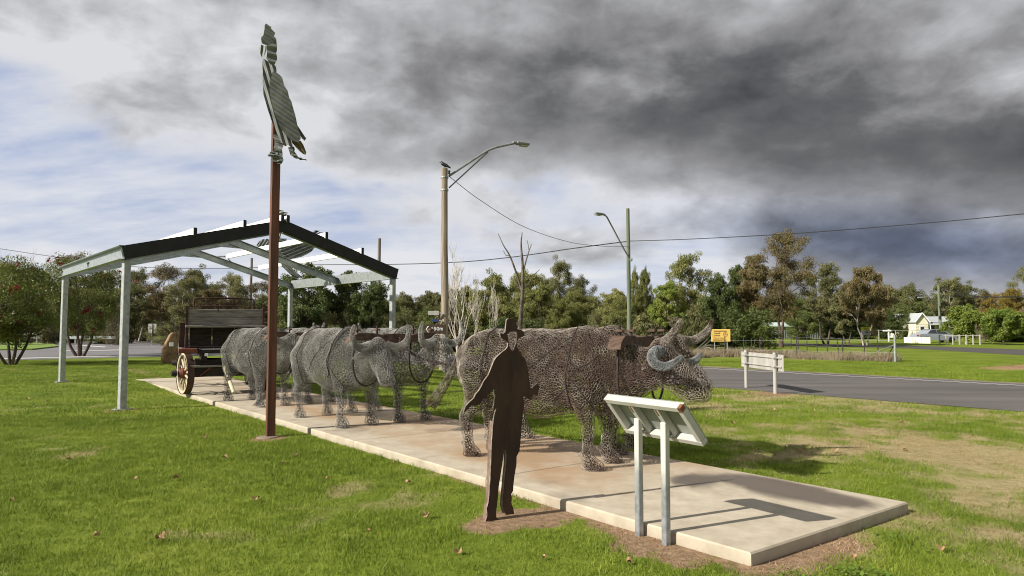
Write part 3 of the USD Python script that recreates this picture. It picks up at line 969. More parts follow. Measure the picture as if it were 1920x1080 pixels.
def make_ox(name, label, loc, heading, mats, inner, cell, wire, yaw=0.0, pitch=0.0, lower=0.0, reach=0.28, horns="lyre", tail="hang", seed=1, layers=3, horn_mat=None, group="wire oxen yoked in pairs on the slab", head_mat=None):
    fn, tofs = ox_fn(yaw, pitch, lower, reach)
    v, f = solid(fn, (-1.35, -0.70, -0.02), (2.25, 0.70, 1.72), 0.0215)
    v, f = refine(v, f, 1)
    n = normals_of(v, f)
    crumple = 0.008 * (meshkit.fbm(v * 9, 3, seed) - 0.5) + 0.024 * (meshkit.fbm(v * [3.5, 3.5, 2.2], 2, seed + 3) - 0.5)
    v = v + n * crumple[:, None]
    v[:, 2] = np.maximum(v[:, 2], 0.004)
    t = thing(name, label, "sculpture", loc, heading, group)
    part("body", wire_net(v + n * (0.007 * (meshkit.noise(v * 7, seed) - 0.5))[:, None], f, cell, wire, seed), mats, t)
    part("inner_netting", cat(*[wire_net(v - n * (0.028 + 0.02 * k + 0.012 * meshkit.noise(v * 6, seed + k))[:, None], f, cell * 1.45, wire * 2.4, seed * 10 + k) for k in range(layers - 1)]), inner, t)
    hm = horn_mat or mats
    hc, hw = cell * 0.75, wire * 0.95
    for s in (-1, 1):
        if horns == "lyre":
            pts = [(1.24, s * 0.12, 1.36), (1.25, s * 0.28, 1.33), (1.30, s * 0.40, 1.40), (1.33, s * 0.44, 1.54), (1.33, s * 0.41, 1.68)]
            rad = [0.075, 0.065, 0.055, 0.042, 0.020]
        elif horns == "swept":
            pts = [(1.26, s * 0.11, 1.34), (1.25, s * 0.23, 1.34), (1.25, s * 0.32, 1.29), (1.30, s * 0.36, 1.22), (1.40, s * 0.36, 1.195), (1.50, s * 0.34, 1.24), (1.575, s * 0.31, 1.31)]
            rad = [0.062, 0.058, 0.055, 0.053, 0.047, 0.038, 0.022]
        else:
            pts = [(1.24, s * 0.12, 1.38), (1.26, s * 0.26, 1.37), (1.34, s * 0.36, 1.40), (1.46, s * 0.40, 1.52), (1.52, s * 0.38, 1.66)]
            rad = [0.075, 0.065, 0.056, 0.045, 0.022]
        hv, hf = refine(*slope_tube([tofs(p) for p in pts], rad, 16), 1)
        part("horn", layered(hv, hf, hc, hw, seed + 40 + s, 2, 0.008), hm, t)
        # ear: a flattened leaf of netting below the horn
        e0, e1 = np.array([1.22, s * 0.15, 1.26]), np.array([1.16, s * 0.36, 1.16])
        ev, ef = solid(lambda X, e0=e0, e1=e1: cone_d(X * [1, 1, 1], e0, 0.5 * (e0 + e1), 0.035, 0.062) if False else np.minimum(cone_d(X, e0, 0.5 * (e0 + e1), 0.03, 0.058), cone_d(X, 0.5 * (e0 + e1), e1, 0.058, 0.02)), (1.0, -0.5, 1.0), (1.4, 0.5, 1.4), 0.014)
        ev = np.array([tofs(p) for p in ev])
        part("ear", layered(ev, ef, hc, hw, seed + 50 + s, 2, 0.008), mats, t)
    if tail == "out":
        tp, tr = [(-1.00, 0.0, 1.34), (-1.13, -0.02, 1.22), (-1.22, -0.06, 1.02), (-1.34, -0.10, 0.80), (-1.52, -0.13, 0.56)], [0.035, 0.035, 0.045, 0.06, 0.085]
    else:
        tp, tr = [(-0.98, 0.0, 1.36), (-1.12, -0.02, 1.36), (-1.26, -0.05, 1.22), (-1.33, -0.06, 0.98), (-1.34, -0.06, 0.72), (-1.31, -0.06, 0.50)], [0.035, 0.035, 0.035, 0.035, 0.05, 0.075]
    tv, tf = refine(*slope_tube(tp, tr, 12), 1)
    part("tail", layered(tv, tf, hc, hw, seed + 60, 2, 0.008), mats, t)
    # bent rods under the netting
    for c, ax in (((-0.55, 0, 1.02), 0), ((0.56, 0, 1.05), 0)):
        rp_ = ring_on(fn, c, ax)
        part("frame_rod", tube(rp_, 0.0065, 6, False), M["iron"], t)
    for s in (-1, 1):
        for a, b in (((0.56, s * 0.2, 1.45), (-0.2, s * 0.38, 0.85)), ((0.50, s * 0.30, 1.30), (0.85, s * 0.26, 0.62)), ((0.90, s * 0.22, 1.25), (0.35, s * 0.36, 0.72))):
            L = np.linspace(0, 1, 16)[:, None]
            P = np.asarray(a) * (1 - L) + np.asarray(b) * L
            for _ in range(4):
                eps = 1e-3
                d0 = fn(P.astype(np.float32))
                gr = np.stack([fn((P + eps * e).astype(np.float32)) - d0 for e in np.eye(3)], 1) / eps
                gr[:, 0] *= 0.2
                P = P - (d0 - 0.006)[:, None] * gr / (np.linalg.norm(gr, axis=1, keepdims=True) + 1e-6)
            part("frame_rod", tube(P, 0.0055, 5), M["iron"], t)
    return t


H1 = math.atan2(-0.52, 0.854)                            # the leaders have turned a little
HS = math.atan2(U[1], U[0])
def hoof(u, v):
    return G(u, v, SLAB_Z)


def mid_of(*px):
    return np.mean([hoof(*p) for p in px], axis=0)


def hv(h):
    return np.array([math.cos(h), math.sin(h), 0]), np.array([-math.sin(h), math.cos(h), 0])


P1 = mid_of((881, 858), (906, 846), (1117, 881), (1157, 861))
f1, l1 = hv(H1)
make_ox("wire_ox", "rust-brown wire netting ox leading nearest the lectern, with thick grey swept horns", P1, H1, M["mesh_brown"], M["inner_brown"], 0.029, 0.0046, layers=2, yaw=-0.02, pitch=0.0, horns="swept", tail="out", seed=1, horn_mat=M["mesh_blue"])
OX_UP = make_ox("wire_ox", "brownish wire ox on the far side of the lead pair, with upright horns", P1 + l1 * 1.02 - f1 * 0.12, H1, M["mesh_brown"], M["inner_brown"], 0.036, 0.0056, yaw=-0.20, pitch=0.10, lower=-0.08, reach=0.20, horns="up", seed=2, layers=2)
P2 = mid_of((560, 783), (617, 777), (638, 804), (699, 795))
H2 = math.atan2(-1.22, 1.02)
f2, l2 = hv(H2)
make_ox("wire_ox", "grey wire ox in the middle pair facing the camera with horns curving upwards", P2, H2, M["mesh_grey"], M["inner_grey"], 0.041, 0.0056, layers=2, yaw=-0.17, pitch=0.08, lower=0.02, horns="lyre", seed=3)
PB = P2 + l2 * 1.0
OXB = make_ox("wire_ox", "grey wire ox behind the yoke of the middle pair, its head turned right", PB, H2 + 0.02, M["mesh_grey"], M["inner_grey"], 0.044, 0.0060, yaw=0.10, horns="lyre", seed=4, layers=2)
P3 = hoof(432, 751) + 0.8 * np.array([math.cos(H2), math.sin(H2), 0]) + l2 * 0.26
H3 = H2 + 0.06
f3, l3 = hv(H3)
copy_of(OXB, P3, H3, "grey wire ox standing behind the timber pole next to the wagon")
copy_of(OXB, P3 + l3 * 1.0, H3, "grey wire ox of the rear pair, mostly hidden beyond the one at the timber pole")


# yokes, bows and chains
def make_yoke(name, label, pa, pb, top, chain_to=None):
    pa, pb = np.asarray(pa, float), np.asarray(pb, float)
    d = pb - pa; L = np.linalg.norm(d); d = d / L
    R = frame(d)
    t = thing(name, label, "yoke", group="timber yokes across the oxen")
    prof = [(-0.30, 0.03), (-0.19, 0.095), (0.06, 0.095), (0.30, 0.05), (L / 2 - 0.2, 0.075), (L / 2, 0.085)]
    prof = [(0 + x, y) for x, y in prof]
    topl = prof + [(L - x, y) for x, y in prof[::-1]]
    poly = topl + [(L + 0.34, -0.05)] + [(L + 0.12, 0.0), (L - 0.22, -0.055)] + [(L / 2, -0.075)] + [(0.22, -0.055), (-0.12, 0.0), (-0.34, -0.05)]
    v, f = extrude(poly, 0.15)
    v = np.column_stack([v[:, 2] - 0.075, v[:, 0], v[:, 1]])
    v = v @ R.T + pa + [0, 0, top]
    part("beam", (v, f), M["yoke_wood"], t)
    for q in (pa, pb):
        for s in (-0.17, 0.17):
            c = q + d * s + [0, 0, top]
            part("bow_pin", cyl(c - [0, 0, 0.02], c + [0, 0, 0.21], 0.017, 0.014, 8), M["iron"], t)
            part("pin_block", box((0.09, 0.07, 0.03), c + [0, 0, 0.145], R, 0.006), M["yoke_wood"], t)
        bow = smoothline([q + d * -0.2 + [0, 0, top], q + d * -0.24 + [0, 0, top - 0.35], q + d * -0.17 + [0, 0, top - 0.62], q + [0, 0, top - 0.72], q + d * 0.17 + [0, 0, top - 0.62], q + d * 0.24 + [0, 0, top - 0.35], q + d * 0.2 + [0, 0, top]], 6)
        part("bow", tube(bow, 0.014, 7), M["iron"], t)
    return t


NECK = 1.10
make_yoke("yoke", "weathered timber yoke of the lead pair, seen end on above the brown ox", P1 + f1 * NECK + [0, 0, 0], P1 + l1 * 1.02 + f1 * NECK, 1.37)
make_yoke("yoke", "long dark timber yoke lying across the middle pair of grey oxen", P2 + f2 * NECK, PB + f2 * NECK, 1.37)
make_yoke("yoke", "dark timber yoke over the rear pair beside the wagon", P3 + f3 * NECK, P3 + l3 + f3 * NECK, 1.37)


def chain(name, label, pts, link=0.075, r=0.008):
    p = smoothline(pts, 30)
    seg = np.concatenate([[0], np.cumsum(np.linalg.norm(np.diff(p, axis=0), axis=1))])
    n = int(seg[-1] / (link * 0.74))
    q = np.stack([np.interp(np.linspace(0, seg[-1], n), seg, p[:, k]) for k in range(3)], 1)
    t = thing(name, label, "chain")
    g = np.linspace(0, 2 * np.pi, 11)
    for i in range(n - 1):
        d = q[i + 1] - q[i]
        R = frame(d)
        a = R[:, 0] if i % 2 else R[:, 2]
        c = 0.5 * (q[i] + q[i + 1])
        loop = c + (np.cos(g)[:, None] * R[:, 1] * link / 2 + np.sin(g)[:, None] * a * link * 0.3)
        part("link", tube(loop, r, 5, False), M["iron"], t)
    return t


m12a = P2 + l2 * 0.5 + f2 * (NECK + 0.1) + [0, 0, 1.38]
m12b = P1 + l1 * 0.5 + f1 * (NECK - 0.2) + [0, 0, 1.38]
m23 = P3 + l3 * 0.5 + f3 * NECK + [0, 0, 1.32]
chain("draught_chain", "rusty chain from the middle yoke towards the lead pair", [m12a, m12a * 0.7 + (P1 + l1 * 0.5 - f1 * 1.2) * 0.3 - [0, 0, 0.05] + [0, 0, 0.18], P1 + l1 * 0.5 - f1 * 1.0 + [0, 0, 0.95]])
chain("draught_chain", "chain sagging from the wagon pole under the rear pair", [P3 + l3 * 0.5 - f3 * 1.6 + [0, 0, 0.62], P3 + l3 * 0.5 - f3 * 0.5 + [0, 0, 0.42], P3 + l3 * 0.5 + f3 * 0.3 + [0, 0, 0.50], m23])

# ---------------------------------------------------------------- steel shed frame over the wagon
ZE = 3.0                                                   # underside of the eave beams
def level(u, v, z):
    return G(u, v, z)


LN, LF, RN_ = level(233, 486.5, ZE), level(117, 520.5, ZE), level(742, 522.5, ZE)
RF = RN_ + (LF - LN)
EH = 0.285
shed = thing("shed_frame", "open galvanised steel shed frame with a black front rafter standing over the wagon", "shed frame")
e_dir = (LF - LN) / np.linalg.norm(LF - LN)
g_dir = (RN_ - LN) / np.linalg.norm(RN_ - LN)
span = np.linalg.norm(RN_ - LN)
RISE = 0.94


def zed(p0, p1, h, flange, up, out, th=0.012, lip=True):
    """C-section: web with two flanges turned towards `out`."""
    p0, p1 = np.asarray(p0, float), np.asarray(p1, float)
    up, out = np.asarray(up, float), np.asarray(out, float)
    d = (p1 - p0); L = np.linalg.norm(d); d /= L
    out = out - d * (out @ d); out /= np.linalg.norm(out)
    up = up - d * (up @ d); up /= np.linalg.norm(up)
    c = (p0 + p1) / 2
    R = np.stack([out, d, up], 1)
    ms = [box((th, L, h), c + up * h / 2, R), box((flange, L, th), c + up * (h - th / 2) + out * (flange / 2 + th / 2), R), box((flange, L, th), c + up * (th / 2) + out * (flange / 2 + th / 2), R)]
    return cat(*ms)


for (p, q, base_px) in ((LN, None, (222, 768)), (LF, None, (117, 715)), (RN_, None, None), (RF, None, None)):
    zb = float(gz(p[0], p[1]))
    foot = np.array([p[0], p[1], zb])
    ins = g_dir * (0.06 if p is LN or p is LF else -0.06) + e_dir * (0.07 if p is LN or p is RN_ else -0.07)
    R = np.stack([g_dir, np.cross([0, 0, 1.0], g_dir), [0, 0, 1.0]], 1)
    foot = foot + ins
    post = part("post", box((0.13, 0.13, ZE - zb), foot + [0, 0, (ZE - zb) / 2], R, 0.008), M["galv_dull"], shed)
    part("base_plate", box((0.30, 0.24, 0.018), foot + [0, 0, 0.012], R, 0.004), M["galv_dull"], post)
    for sx in (-1, 1):
        part("anchor_bolt", cyl(foot + R @ [sx * 0.115, 0, 0.02], foot + R @ [sx * 0.115, 0, 0.055], 0.014, sides=6), M["galv_dull"], post)
    part("footing", place(lathe([(0.0, 0.012), (0.20, 0.010), (0.24, -0.03)], 14), t=foot), plain(f"footing_soil", (0.10, 0.065, 0.045), (0.2, 0.15, 0.11), scale=15, rough=0.95) if "footing" not in M else M["footing"], post) if False else None
part("eave_beam", zed(LN + e_dir * -0.02, LF + e_dir * 0.02, EH, 0.10, (0, 0, 1), -g_dir), M["galv"], shed)
part("eave_beam", zed(RN_, RF, EH, 0.10, (0, 0, 1), g_dir), M["galv"], shed)
apex = []
for k, t in enumerate((0.0, 0.5, 1.0)):
    a, b = LN + (LF - LN) * t, RN_ + (RF - RN_) * t
    m = (a + b) / 2 + [0, 0, RISE]
    apex.append(m)
    mat = M["black_steel"] if k == 0 else M["galv"]
    up = np.array([0, 0, 1.0])
    off = e_dir * (-0.04 if k == 0 else 0.0)
    h = 0.275 if k == 0 else 0.20
    dz = 0.0 if k == 0 else -0.02
    for (p, q, nm) in ((a, m, "rafter"), (b, m, "rafter")):
        q2 = q + [0, 0, dz] + (q - p) / np.linalg.norm(q - p) * 0.075 + e_dir * (0.003 if p is a else 0.0)
        r = part(nm, zed(p + off + [0, 0, dz], q2 + off, h, 0.08, up, e_dir if k == 0 else -e_dir), mat, shed, label="black painted front rafter" if k == 0 else None)
    if k:
        # haunch plate at the ridge and cleats
        part("ridge_plate", box((0.9, 0.012, 0.14), m + off + [0, 0, -0.03] - e_dir * 0.02, np.stack([g_dir, e_dir, [0, 0, 1.0]], 1)), M["galv"], shed)
    else:
        for (p, q) in ((a, m), (b, m)):
            part("rafter", zed(p + e_dir * 0.05 + [0, 0, -0.03], q + e_dir * 0.05 + [0, 0, -0.03], 0.22, 0.07, up, e_dir), M["galv"], shed, label="galvanised rafter behind the black one")
# purlins along the roof, white undersides catching the light; dark end caps stand proud of the front rafter
for side_, fr in ((0, 0.38), (0, 0.70), (1, 0.34), (1, 0.66), (0, 0.97), (1, 0.97)):
    def on(t, a=side_, fr=fr):
        base = (LN + (LF - LN) * t, RN_ + (RF - RN_) * t)[a]
        mid = (LN + (LF - LN) * t + RN_ + (RF - RN_) * t) / 2 + [0, 0, RISE]
        return base + (mid - base) * fr
    p, q = on(0.0) - e_dir * 0.10, on(1.0) + e_dir * 0.05
    sl = g_dir * (1 if side_ == 0 else -1)
    pu = part("purlin", beam(p + [0, 0, 0.342] + sl * 0.03, q + [0, 0, 0.342] + sl * 0.03, 0.062, 0.15, 0.006), M["white_steel"], shed)
    part("end_cap", box((0.075, 0.02, 0.165), p - e_dir * 0.015 + [0, 0, 0.345] + sl * 0.03, np.stack([g_dir, e_dir, [0, 0, 1.0]], 1)), M["black_steel"], pu)

# ---------------------------------------------------------------- timber wagon
WP = hoof(346, 739)                                        # where the near front wheel stands
WH = math.radians(-64)
wf, wl = hv(WH)
wagon = thing("bullock_wagon", "old timber bullock wagon with cream spoked wheels and a grey front board on the slab", "wagon", WP, WH)
M["cream"] = plain("cream_wheel_paint", (0.50, 0.44, 0.31), (0.30, 0.245, 0.16), scale=7, rough=0.75, detail=7, lo=0.45, hi=0.75)
M["maroon"] = plain("maroon_paint", (0.030, 0.013, 0.010), (0.080, 0.028, 0.020), scale=4, rough=0.75, detail=6)
M["old_wood"] = plain("old_dark_timber", (0.012, 0.009, 0.008), (0.042, 0.030, 0.024), scale=4, rough=0.9, bump=0.4, bscale=40, detail=7, stretch=(6, 1, 6))
M["grey_wood"] = plain("weathered_grey_timber", (0.13, 0.115, 0.098), (0.28, 0.255, 0.225), scale=3, rough=0.9, bump=0.4, bscale=45, detail=8, stretch=(6, 0.8, 6))
M["red_wood"] = plain("faded_red_timber", (0.085, 0.026, 0.017), (0.20, 0.062, 0.038), scale=5, rough=0.8, detail=7)
M["tyre"] = plain("wheel_iron", (0.035, 0.018, 0.014), (0.075, 0.035, 0.027), scale=5, rough=0.7)


def wagon_wheel(name, x, y, r, out, parent, steer=0.0):
    """Wheel in the local x-z plane at (x, y); `out` is the side (+1 left) its face looks to."""
    c = np.array([x, y, r])
    T = lambda m: place(m, rz(steer), c)
    w = part(name, T(lathe([(r - 0.075, -0.055), (r - 0.012, -0.058), (r - 0.012, 0.058), (r - 0.075, 0.055), (r - 0.075, -0.055)], 40, "y")), M["cream"], parent)
    part("tyre", T(lathe([(r - 0.011, -0.075), (r, -0.072), (r, 0.072), (r - 0.011, 0.075), (r - 0.011, -0.075)], 40, "y")), M["tyre"], w)
    part("hub", T(place(lathe([(0.0, 0.24), (0.075, 0.235), (0.10, 0.20), (0.115, 0.10), (0.135, 0.05), (0.135, -0.08), (0.10, -0.14), (0.0, -0.15)], 20, "y"), np.diag([1, -out, 1.0]) @ np.eye(3))), M["red_wood"], w)
    part("hub_cap", T(cyl((0, out * 0.19, 0), (0, out * 0.30, 0), 0.085, 0.065, 16)), M["iron"], w)
    for i in range(12):
        a = i / 12 * 2 * np.pi + 0.13
        d = np.array([math.cos(a), 0, math.sin(a)])
        part("spoke", cat(T(cyl(d * 0.10 + [0, (0.02 if i % 2 else -0.02), 0], d * (r * 0.55) + [0, 0, 0], 0.030, 0.026, 8)), T(cyl(d * (r * 0.55), d * (r - 0.06), 0.026, 0.021, 8))), M["cream"], w)
    return w


WR = 0.52
_part = part


def part(name, mesh, mat, parent, **k):                     # the wagon is laid out for the other hand
    if parent.startswith(wagon):
        mesh = (np.asarray(mesh[0]) * [1, -1, 0.94], np.asarray(mesh[1])[:, ::-1])
    return _part(name, mesh, mat, parent, **k)


wagon_wheel("wheel", 0, 0, WR, 1, wagon, -0.24)
wagon_wheel("wheel", 0, -1.66, WR, -1, wagon, -0.24)
wagon_wheel("wheel", -2.6, -0.02, WR + 0.12, 1, wagon)
wagon_wheel("wheel", -2.6, -1.64, WR + 0.12, -1, wagon)
part("axle", beam((0, -0.1, WR), (0, -1.58, WR), 0.13, 0.15), M["old_wood"], wagon)
part("axle", beam((-2.6, -0.1, WR + 0.12), (-2.6, -1.58, WR + 0.12), 0.13, 0.15), M["old_wood"], wagon)
part("turntable", box((0.9, 1.25, 0.16), (-0.05, -0.83, 0.78), None, 0.01), M["old_wood"], wagon)
part("underframe_beam", beam((0.35, -0.08, 0.56), (0.35, -1.60, 0.56), 0.12, 0.24), M["old_wood"], wagon)
part("splinter_bar", beam((0.42, -0.02, 0.70), (0.42, -1.66, 0.70), 0.10, 0.05), M["grey_wood"], wagon)
part("chassis_rail", beam((0.5, -0.38, 0.93), (-3.2, -0.38, 0.93), 0.12, 0.17), M["old_wood"], wagon)
part("chassis_rail", beam((0.5, -1.28, 0.93), (-3.2, -1.28, 0.93), 0.12, 0.17), M["old_wood"], wagon)
for y0 in (-0.42, -0.83, -1.25):
    part("bolt_plate", box((0.02, 0.075, 0.07), (0.565, y0, 0.985), None, 0.004), M["white_steel"], wagon)
part("footboard", beam((0.47, 0.02, 1.065), (0.47, -1.70, 1.065), 0.20, 0.09), M["old_wood"], wagon)
part("footboard_end", beam((0.48, 0.16, 1.085), (0.48, -0.24, 1.085), 0.24, 0.11, 0.012), M["red_wood"], wagon)
for k in range(6):                                           # floor of the tray
    part("floor_plank", box((3.5, 0.27, 0.05), (-1.45, -0.15 - k * 0.285, 1.145), None, 0.006), M["old_wood"], wagon)
for k in range(3):                                           # dark front wall boards
    part("front_board", box((0.045, 0.47, 0.48), (0.30, -0.30 - k * 0.485, 1.42), None, 0.006), M["old_wood"], wagon)
for k, (z, h) in enumerate(((1.80, 0.20), (2.005, 0.19))):    # grey seat back boards
    ed = 0.012 * k
    part("seat_board", box((0.05, 1.66 - ed, h), (0.36, -0.83, z), None, 0.008), M["grey_wood"], wagon)
part("seat", box((0.42, 1.72, 0.05), (0.46, -0.83, 1.672), None, 0.008), M["grey_wood"], wagon)
for y0 in (0.0, -1.66):
    part("corner_post", beam((0.40, y0, 1.10), (0.40, y0, 2.16), 0.05, 0.05), M["maroon"], wagon)
    part("side_post", beam((0.12, y0 + (0.09 if y0 == 0 else -0.09), 1.16), (0.12, y0 + (0.09 if y0 == 0 else -0.09), 1.76), 0.09, 0.12), M["maroon"], wagon)
part("seat_rail", tube([(0.40, 0.0, 2.16), (0.40, -0.83, 2.185), (0.40, -1.66, 2.16), (0.15, -1.80, 2.06), (-0.5, -1.80, 2.05)], 0.013, 6), M["maroon"], wagon)
part("seat_rail_post", tube([(0.40, -0.66, 2.05), (0.40, -0.66, 2.18)], 0.012, 6), M["maroon"], wagon)
for s in (0, 1):
    y0 = -0.02 - 1.62 * s
    for k in range(3):
        part("side_plank", box((3.0, 0.04, 0.165), (-1.35, y0, 1.27 + k * 0.175), None, 0.006), M["old_wood"], wagon)
# wire screen in a bent frame behind the seat
fr = smoothline([(-0.15, -0.16, 1.70), (-0.15, -0.16, 2.28), (-0.15, -0.24, 2.38), (-0.15, -0.83, 2.40), (-0.15, -1.40, 2.38), (-0.15, -1.50, 2.28), (-0.15, -1.50, 1.70)], 6)
part("screen_frame", tube(fr, 0.016, 6), M["maroon"], wagon)
scr = []
for k in range(46):
    y = -0.18 - k * 1.30 / 45
    scr.append(tube([(-0.15, y, 1.70), (-0.15, y, 2.38)], 0.0042, 3, False))
for k in range(24):
    z = 1.72 + k * 0.66 / 23
    scr.append(tube([(-0.146, -0.17, z), (-0.146, -1.49, z)], 0.0042, 3, False))
part("screen", cat(*scr), M["tyre"], wagon, kind="stuff")
part("brace", tube([(0.44, -0.30, 0.47), (0.44, -0.52, 0.66)], 0.018, 6), M["red_wood"], wagon)
part("pole", cat(tube(smoothline([(0.3, -0.83, 0.72), (1.2, -0.83, 0.55), (2.3, -0.83, 0.40), (3.2, -0.83, 0.28)], 4), np.linspace(0.045, 0.035, 13), 10)), M["cream"], wagon)
part("brake_rod", tube([(0.30, 0.10, 1.0), (0.30, 0.10, 0.62)], 0.010, 6), M["iron"], wagon)

part = _part

# ---------------------------------------------------------------- standing stone with a small plaque
def boulder():
    m = trimesh.creation.icosphere(4)
    v = np.array(m.vertices)
    v = v * [0.36, 0.24, 0.72] / (np.sum(np.abs(v) ** 4, axis=1, keepdims=True) ** 0.25)
    v[:, 2] += 0.66
    top = np.clip(v[:, 2] / 1.36, 0, 1)
    v[:, 0] = v[:, 0] * (1 - 0.55 * top ** 2.2) + 0.17 * top ** 2.2
    v[:, 1] *= 1 - 0.35 * top
    n = meshkit.fbm(v * 3.2, 4, 5) - 0.5
    c = meshkit.noise(v * [2.0, 2.0, 1.1], 8)
    v += (v - [0, 0, 0.66]) * (0.16 * n + 0.10 * np.round(c * 3) / 3 - 0.05)[:, None]
    return v, np.array(m.faces)


M["stone"] = plain("ochre_stone", (0.115, 0.062, 0.028), (0.30, 0.20, 0.115), scale=3.2, rough=0.9, bump=0.6, bscale=14, detail=8)
SP_ = G(317, 681)
stone = thing("standing_stone", "pointed ochre standing stone with a small white plaque on the grass left of the wagon", "stone", (SP_[0], SP_[1], 0), math.atan2(SP_[0], -SP_[1]) + math.pi + 0.25)
part("boulder", boulder(), M["stone"], stone, smooth=35)
part("plaque", box((0.17, 0.02, 0.18), (0.02, -0.235, 0.86), rx(-0.16), 0.004), M["white_steel"], stone)

# ---------------------------------------------------------------- cut-out steel drover
MANP = G(912, 977)
md = np.array([math.cos(math.radians(30)), math.sin(math.radians(30)), 0.0])
mn = np.array([md[1], -md[0], 0.0])


def mz7(x, y):
    return 860 + x / 10.8, 590 + y / 10.8


def mz8(x, y):
    return 860 + x / 10.8, 680 + y / 10.8


def mz9(x, y):
    return 860 + x / 6.0, 840 + y / 6.0


out_px = [mz7(820, 368), mz7(845, 385), mz7(880, 388), mz7(920, 352), mz7(932, 300), mz7(938, 200), mz7(945, 130), mz7(965, 90), mz7(1000, 70), mz7(1020, 76), mz7(1060, 70),
          mz7(1100, 90), mz7(1135, 140), mz7(1150, 200), mz7(1165, 290), mz7(1190, 298), mz7(1240, 305), mz7(1290, 345), mz7(1322, 395), mz7(1295, 430), mz7(1235, 462), mz7(1190, 480),
          mz7(1165, 545), mz7(1155, 645), mz7(1180, 690), mz7(1225, 780), mz7(1290, 860), mz7(1335, 910), mz7(1340, 960), mz7(1370, 1070),
          mz8(1395, 260), mz8(1415, 400), mz8(1430, 500), mz8(1468, 520), mz8(1500, 475), mz8(1560, 430), mz8(1580, 415), mz8(1588, 450), mz8(1610, 480), mz8(1600, 530), mz8(1588, 600), mz8(1578, 665), mz8(1540, 655),
          mz8(1500, 640), mz8(1470, 680), mz8(1450, 745), mz8(1410, 742), mz8(1340, 700), mz8(1280, 660), mz8(1300, 760), mz8(1305, 860), mz8(1290, 960), mz8(1262, 1060),
          (977, 785), (975, 815), (972, 845), mz9(640, 90), mz9(638, 180), mz9(612, 330), mz9(598, 480), mz9(575, 520), mz9(586, 545), mz9(580, 620), mz9(602, 670), mz9(612, 735), mz9(560, 742), mz9(528, 748), mz9(490, 690), mz9(478, 640), mz9(482, 560),
          mz9(495, 440), mz9(505, 320), mz9(520, 180), mz9(524, 60), mz9(512, 10), mz9(500, 30), mz9(478, 180), mz9(455, 330), mz9(440, 420), mz9(432, 520), mz9(420, 640), mz9(412, 700), mz9(408, 770), mz9(440, 805), mz9(340, 838), mz9(285, 832), mz9(310, 760), mz9(305, 670), mz9(325, 600),
          mz9(335, 480), mz9(345, 330), mz9(352, 180), mz9(355, 60), (920, 830), (922, 800), (924, 785), mz8(720, 1000), mz8(755, 905), mz8(700, 930), mz8(685, 915), mz8(705, 790), mz8(722, 660), mz8(705, 590), mz8(720, 490), mz8(742, 420), mz8(738, 380),
          mz8(715, 500), mz8(660, 570), mz8(590, 640), mz8(480, 740), mz8(420, 820), mz8(330, 870), mz8(230, 870), mz8(170, 925), mz8(120, 985), mz8(85, 1010), mz8(92, 960), mz8(125, 880), mz8(200, 790), mz8(290, 715), mz8(320, 640), mz8(390, 560), mz8(450, 460), mz8(490, 370), mz8(580, 250), mz8(620, 150), mz8(680, 0),
          mz7(680, 960), mz7(735, 870), mz7(790, 815), mz7(870, 745), mz7(930, 705), mz7(975, 640), mz7(978, 570), mz7(940, 535), mz7(880, 495), mz7(830, 455), mz7(815, 400)]
hole_px = [mz7(968, 385), mz7(1010, 350), mz7(1070, 338), mz7(1120, 338), mz7(1165, 340), mz7(1165, 420), mz7(1155, 560), mz7(1115, 670), mz7(1095, 715), mz7(1065, 730), mz7(1040, 705), mz7(1005, 640), mz7(990, 580), mz7(985, 500), mz7(970, 440)]


def unproj(px):
    out = []
    for (u, v) in px:
        q = onplane(u, v, MANP, mn) - MANP
        out.append((q @ md, q[2]))
    return out


man_poly = Polygon(unproj(out_px), [unproj(hole_px)]).buffer(0)
if man_poly.geom_type != "Polygon":
    man_poly = max(man_poly.geoms, key=lambda g: g.area)
b0 = man_poly.bounds[1]
MT = 0.020
v, f = extrude(man_poly, MT)
v = np.column_stack([v[:, 0], v[:, 2] - MT, v[:, 1]])
man = thing("drover_cutout", "rusted flat steel cut-out of a man in a hat with an empty face", "silhouette", (MANP[0], MANP[1], 0), math.atan2(md[1], md[0]))
fn_ = np.cross(v[f[:, 1]] - v[f[:, 0]], v[f[:, 2]] - v[f[:, 0]])
rim = np.abs(fn_[:, 1]) < 0.5 * np.linalg.norm(fn_, axis=1)
M["cut_edge"] = plain("torch_cut_edge", (0.10, 0.072, 0.055), (0.27, 0.225, 0.19), scale=25, rough=0.7)  # paler than the plate: the sunlit rim is painted into this colour
part("steel_plate", (v, f[~rim]), M["rust"], man)
part("cut_edge", (v, f[rim]), M["cut_edge"], man)
# folded flanges that stiffen the legs
def flange(px, depth, th=0.008, dx=0.004):
    q = np.array(unproj(px))
    ms = []
    for a, b in zip(q[:-1], q[1:]):
        pts = np.array([[a[0] + dx, 0.0005, a[1]], [b[0] + dx, 0.0005, b[1]], [b[0] + dx, depth, b[1]], [a[0] + dx, depth, a[1]]])
        w = np.array([th, 0, 0])
        ms.append((np.vstack([pts, pts + w]), np.array([[0, 1, 2], [0, 2, 3], [4, 6, 5], [4, 7, 6], [0, 4, 5], [0, 5, 1], [3, 2, 6], [3, 6, 7], [0, 3, 7], [0, 7, 4], [1, 5, 6], [1, 6, 2]])))
    return cat(*ms)


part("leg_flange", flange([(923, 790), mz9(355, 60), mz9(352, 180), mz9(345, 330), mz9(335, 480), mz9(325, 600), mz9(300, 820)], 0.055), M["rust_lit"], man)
part("leg_flange", flange([mz9(514, 14), mz9(524, 60), mz9(520, 180), mz9(505, 320), mz9(495, 440), mz9(482, 560), mz9(480, 650), mz9(500, 735)], 0.030), M["rust_lit"], man)

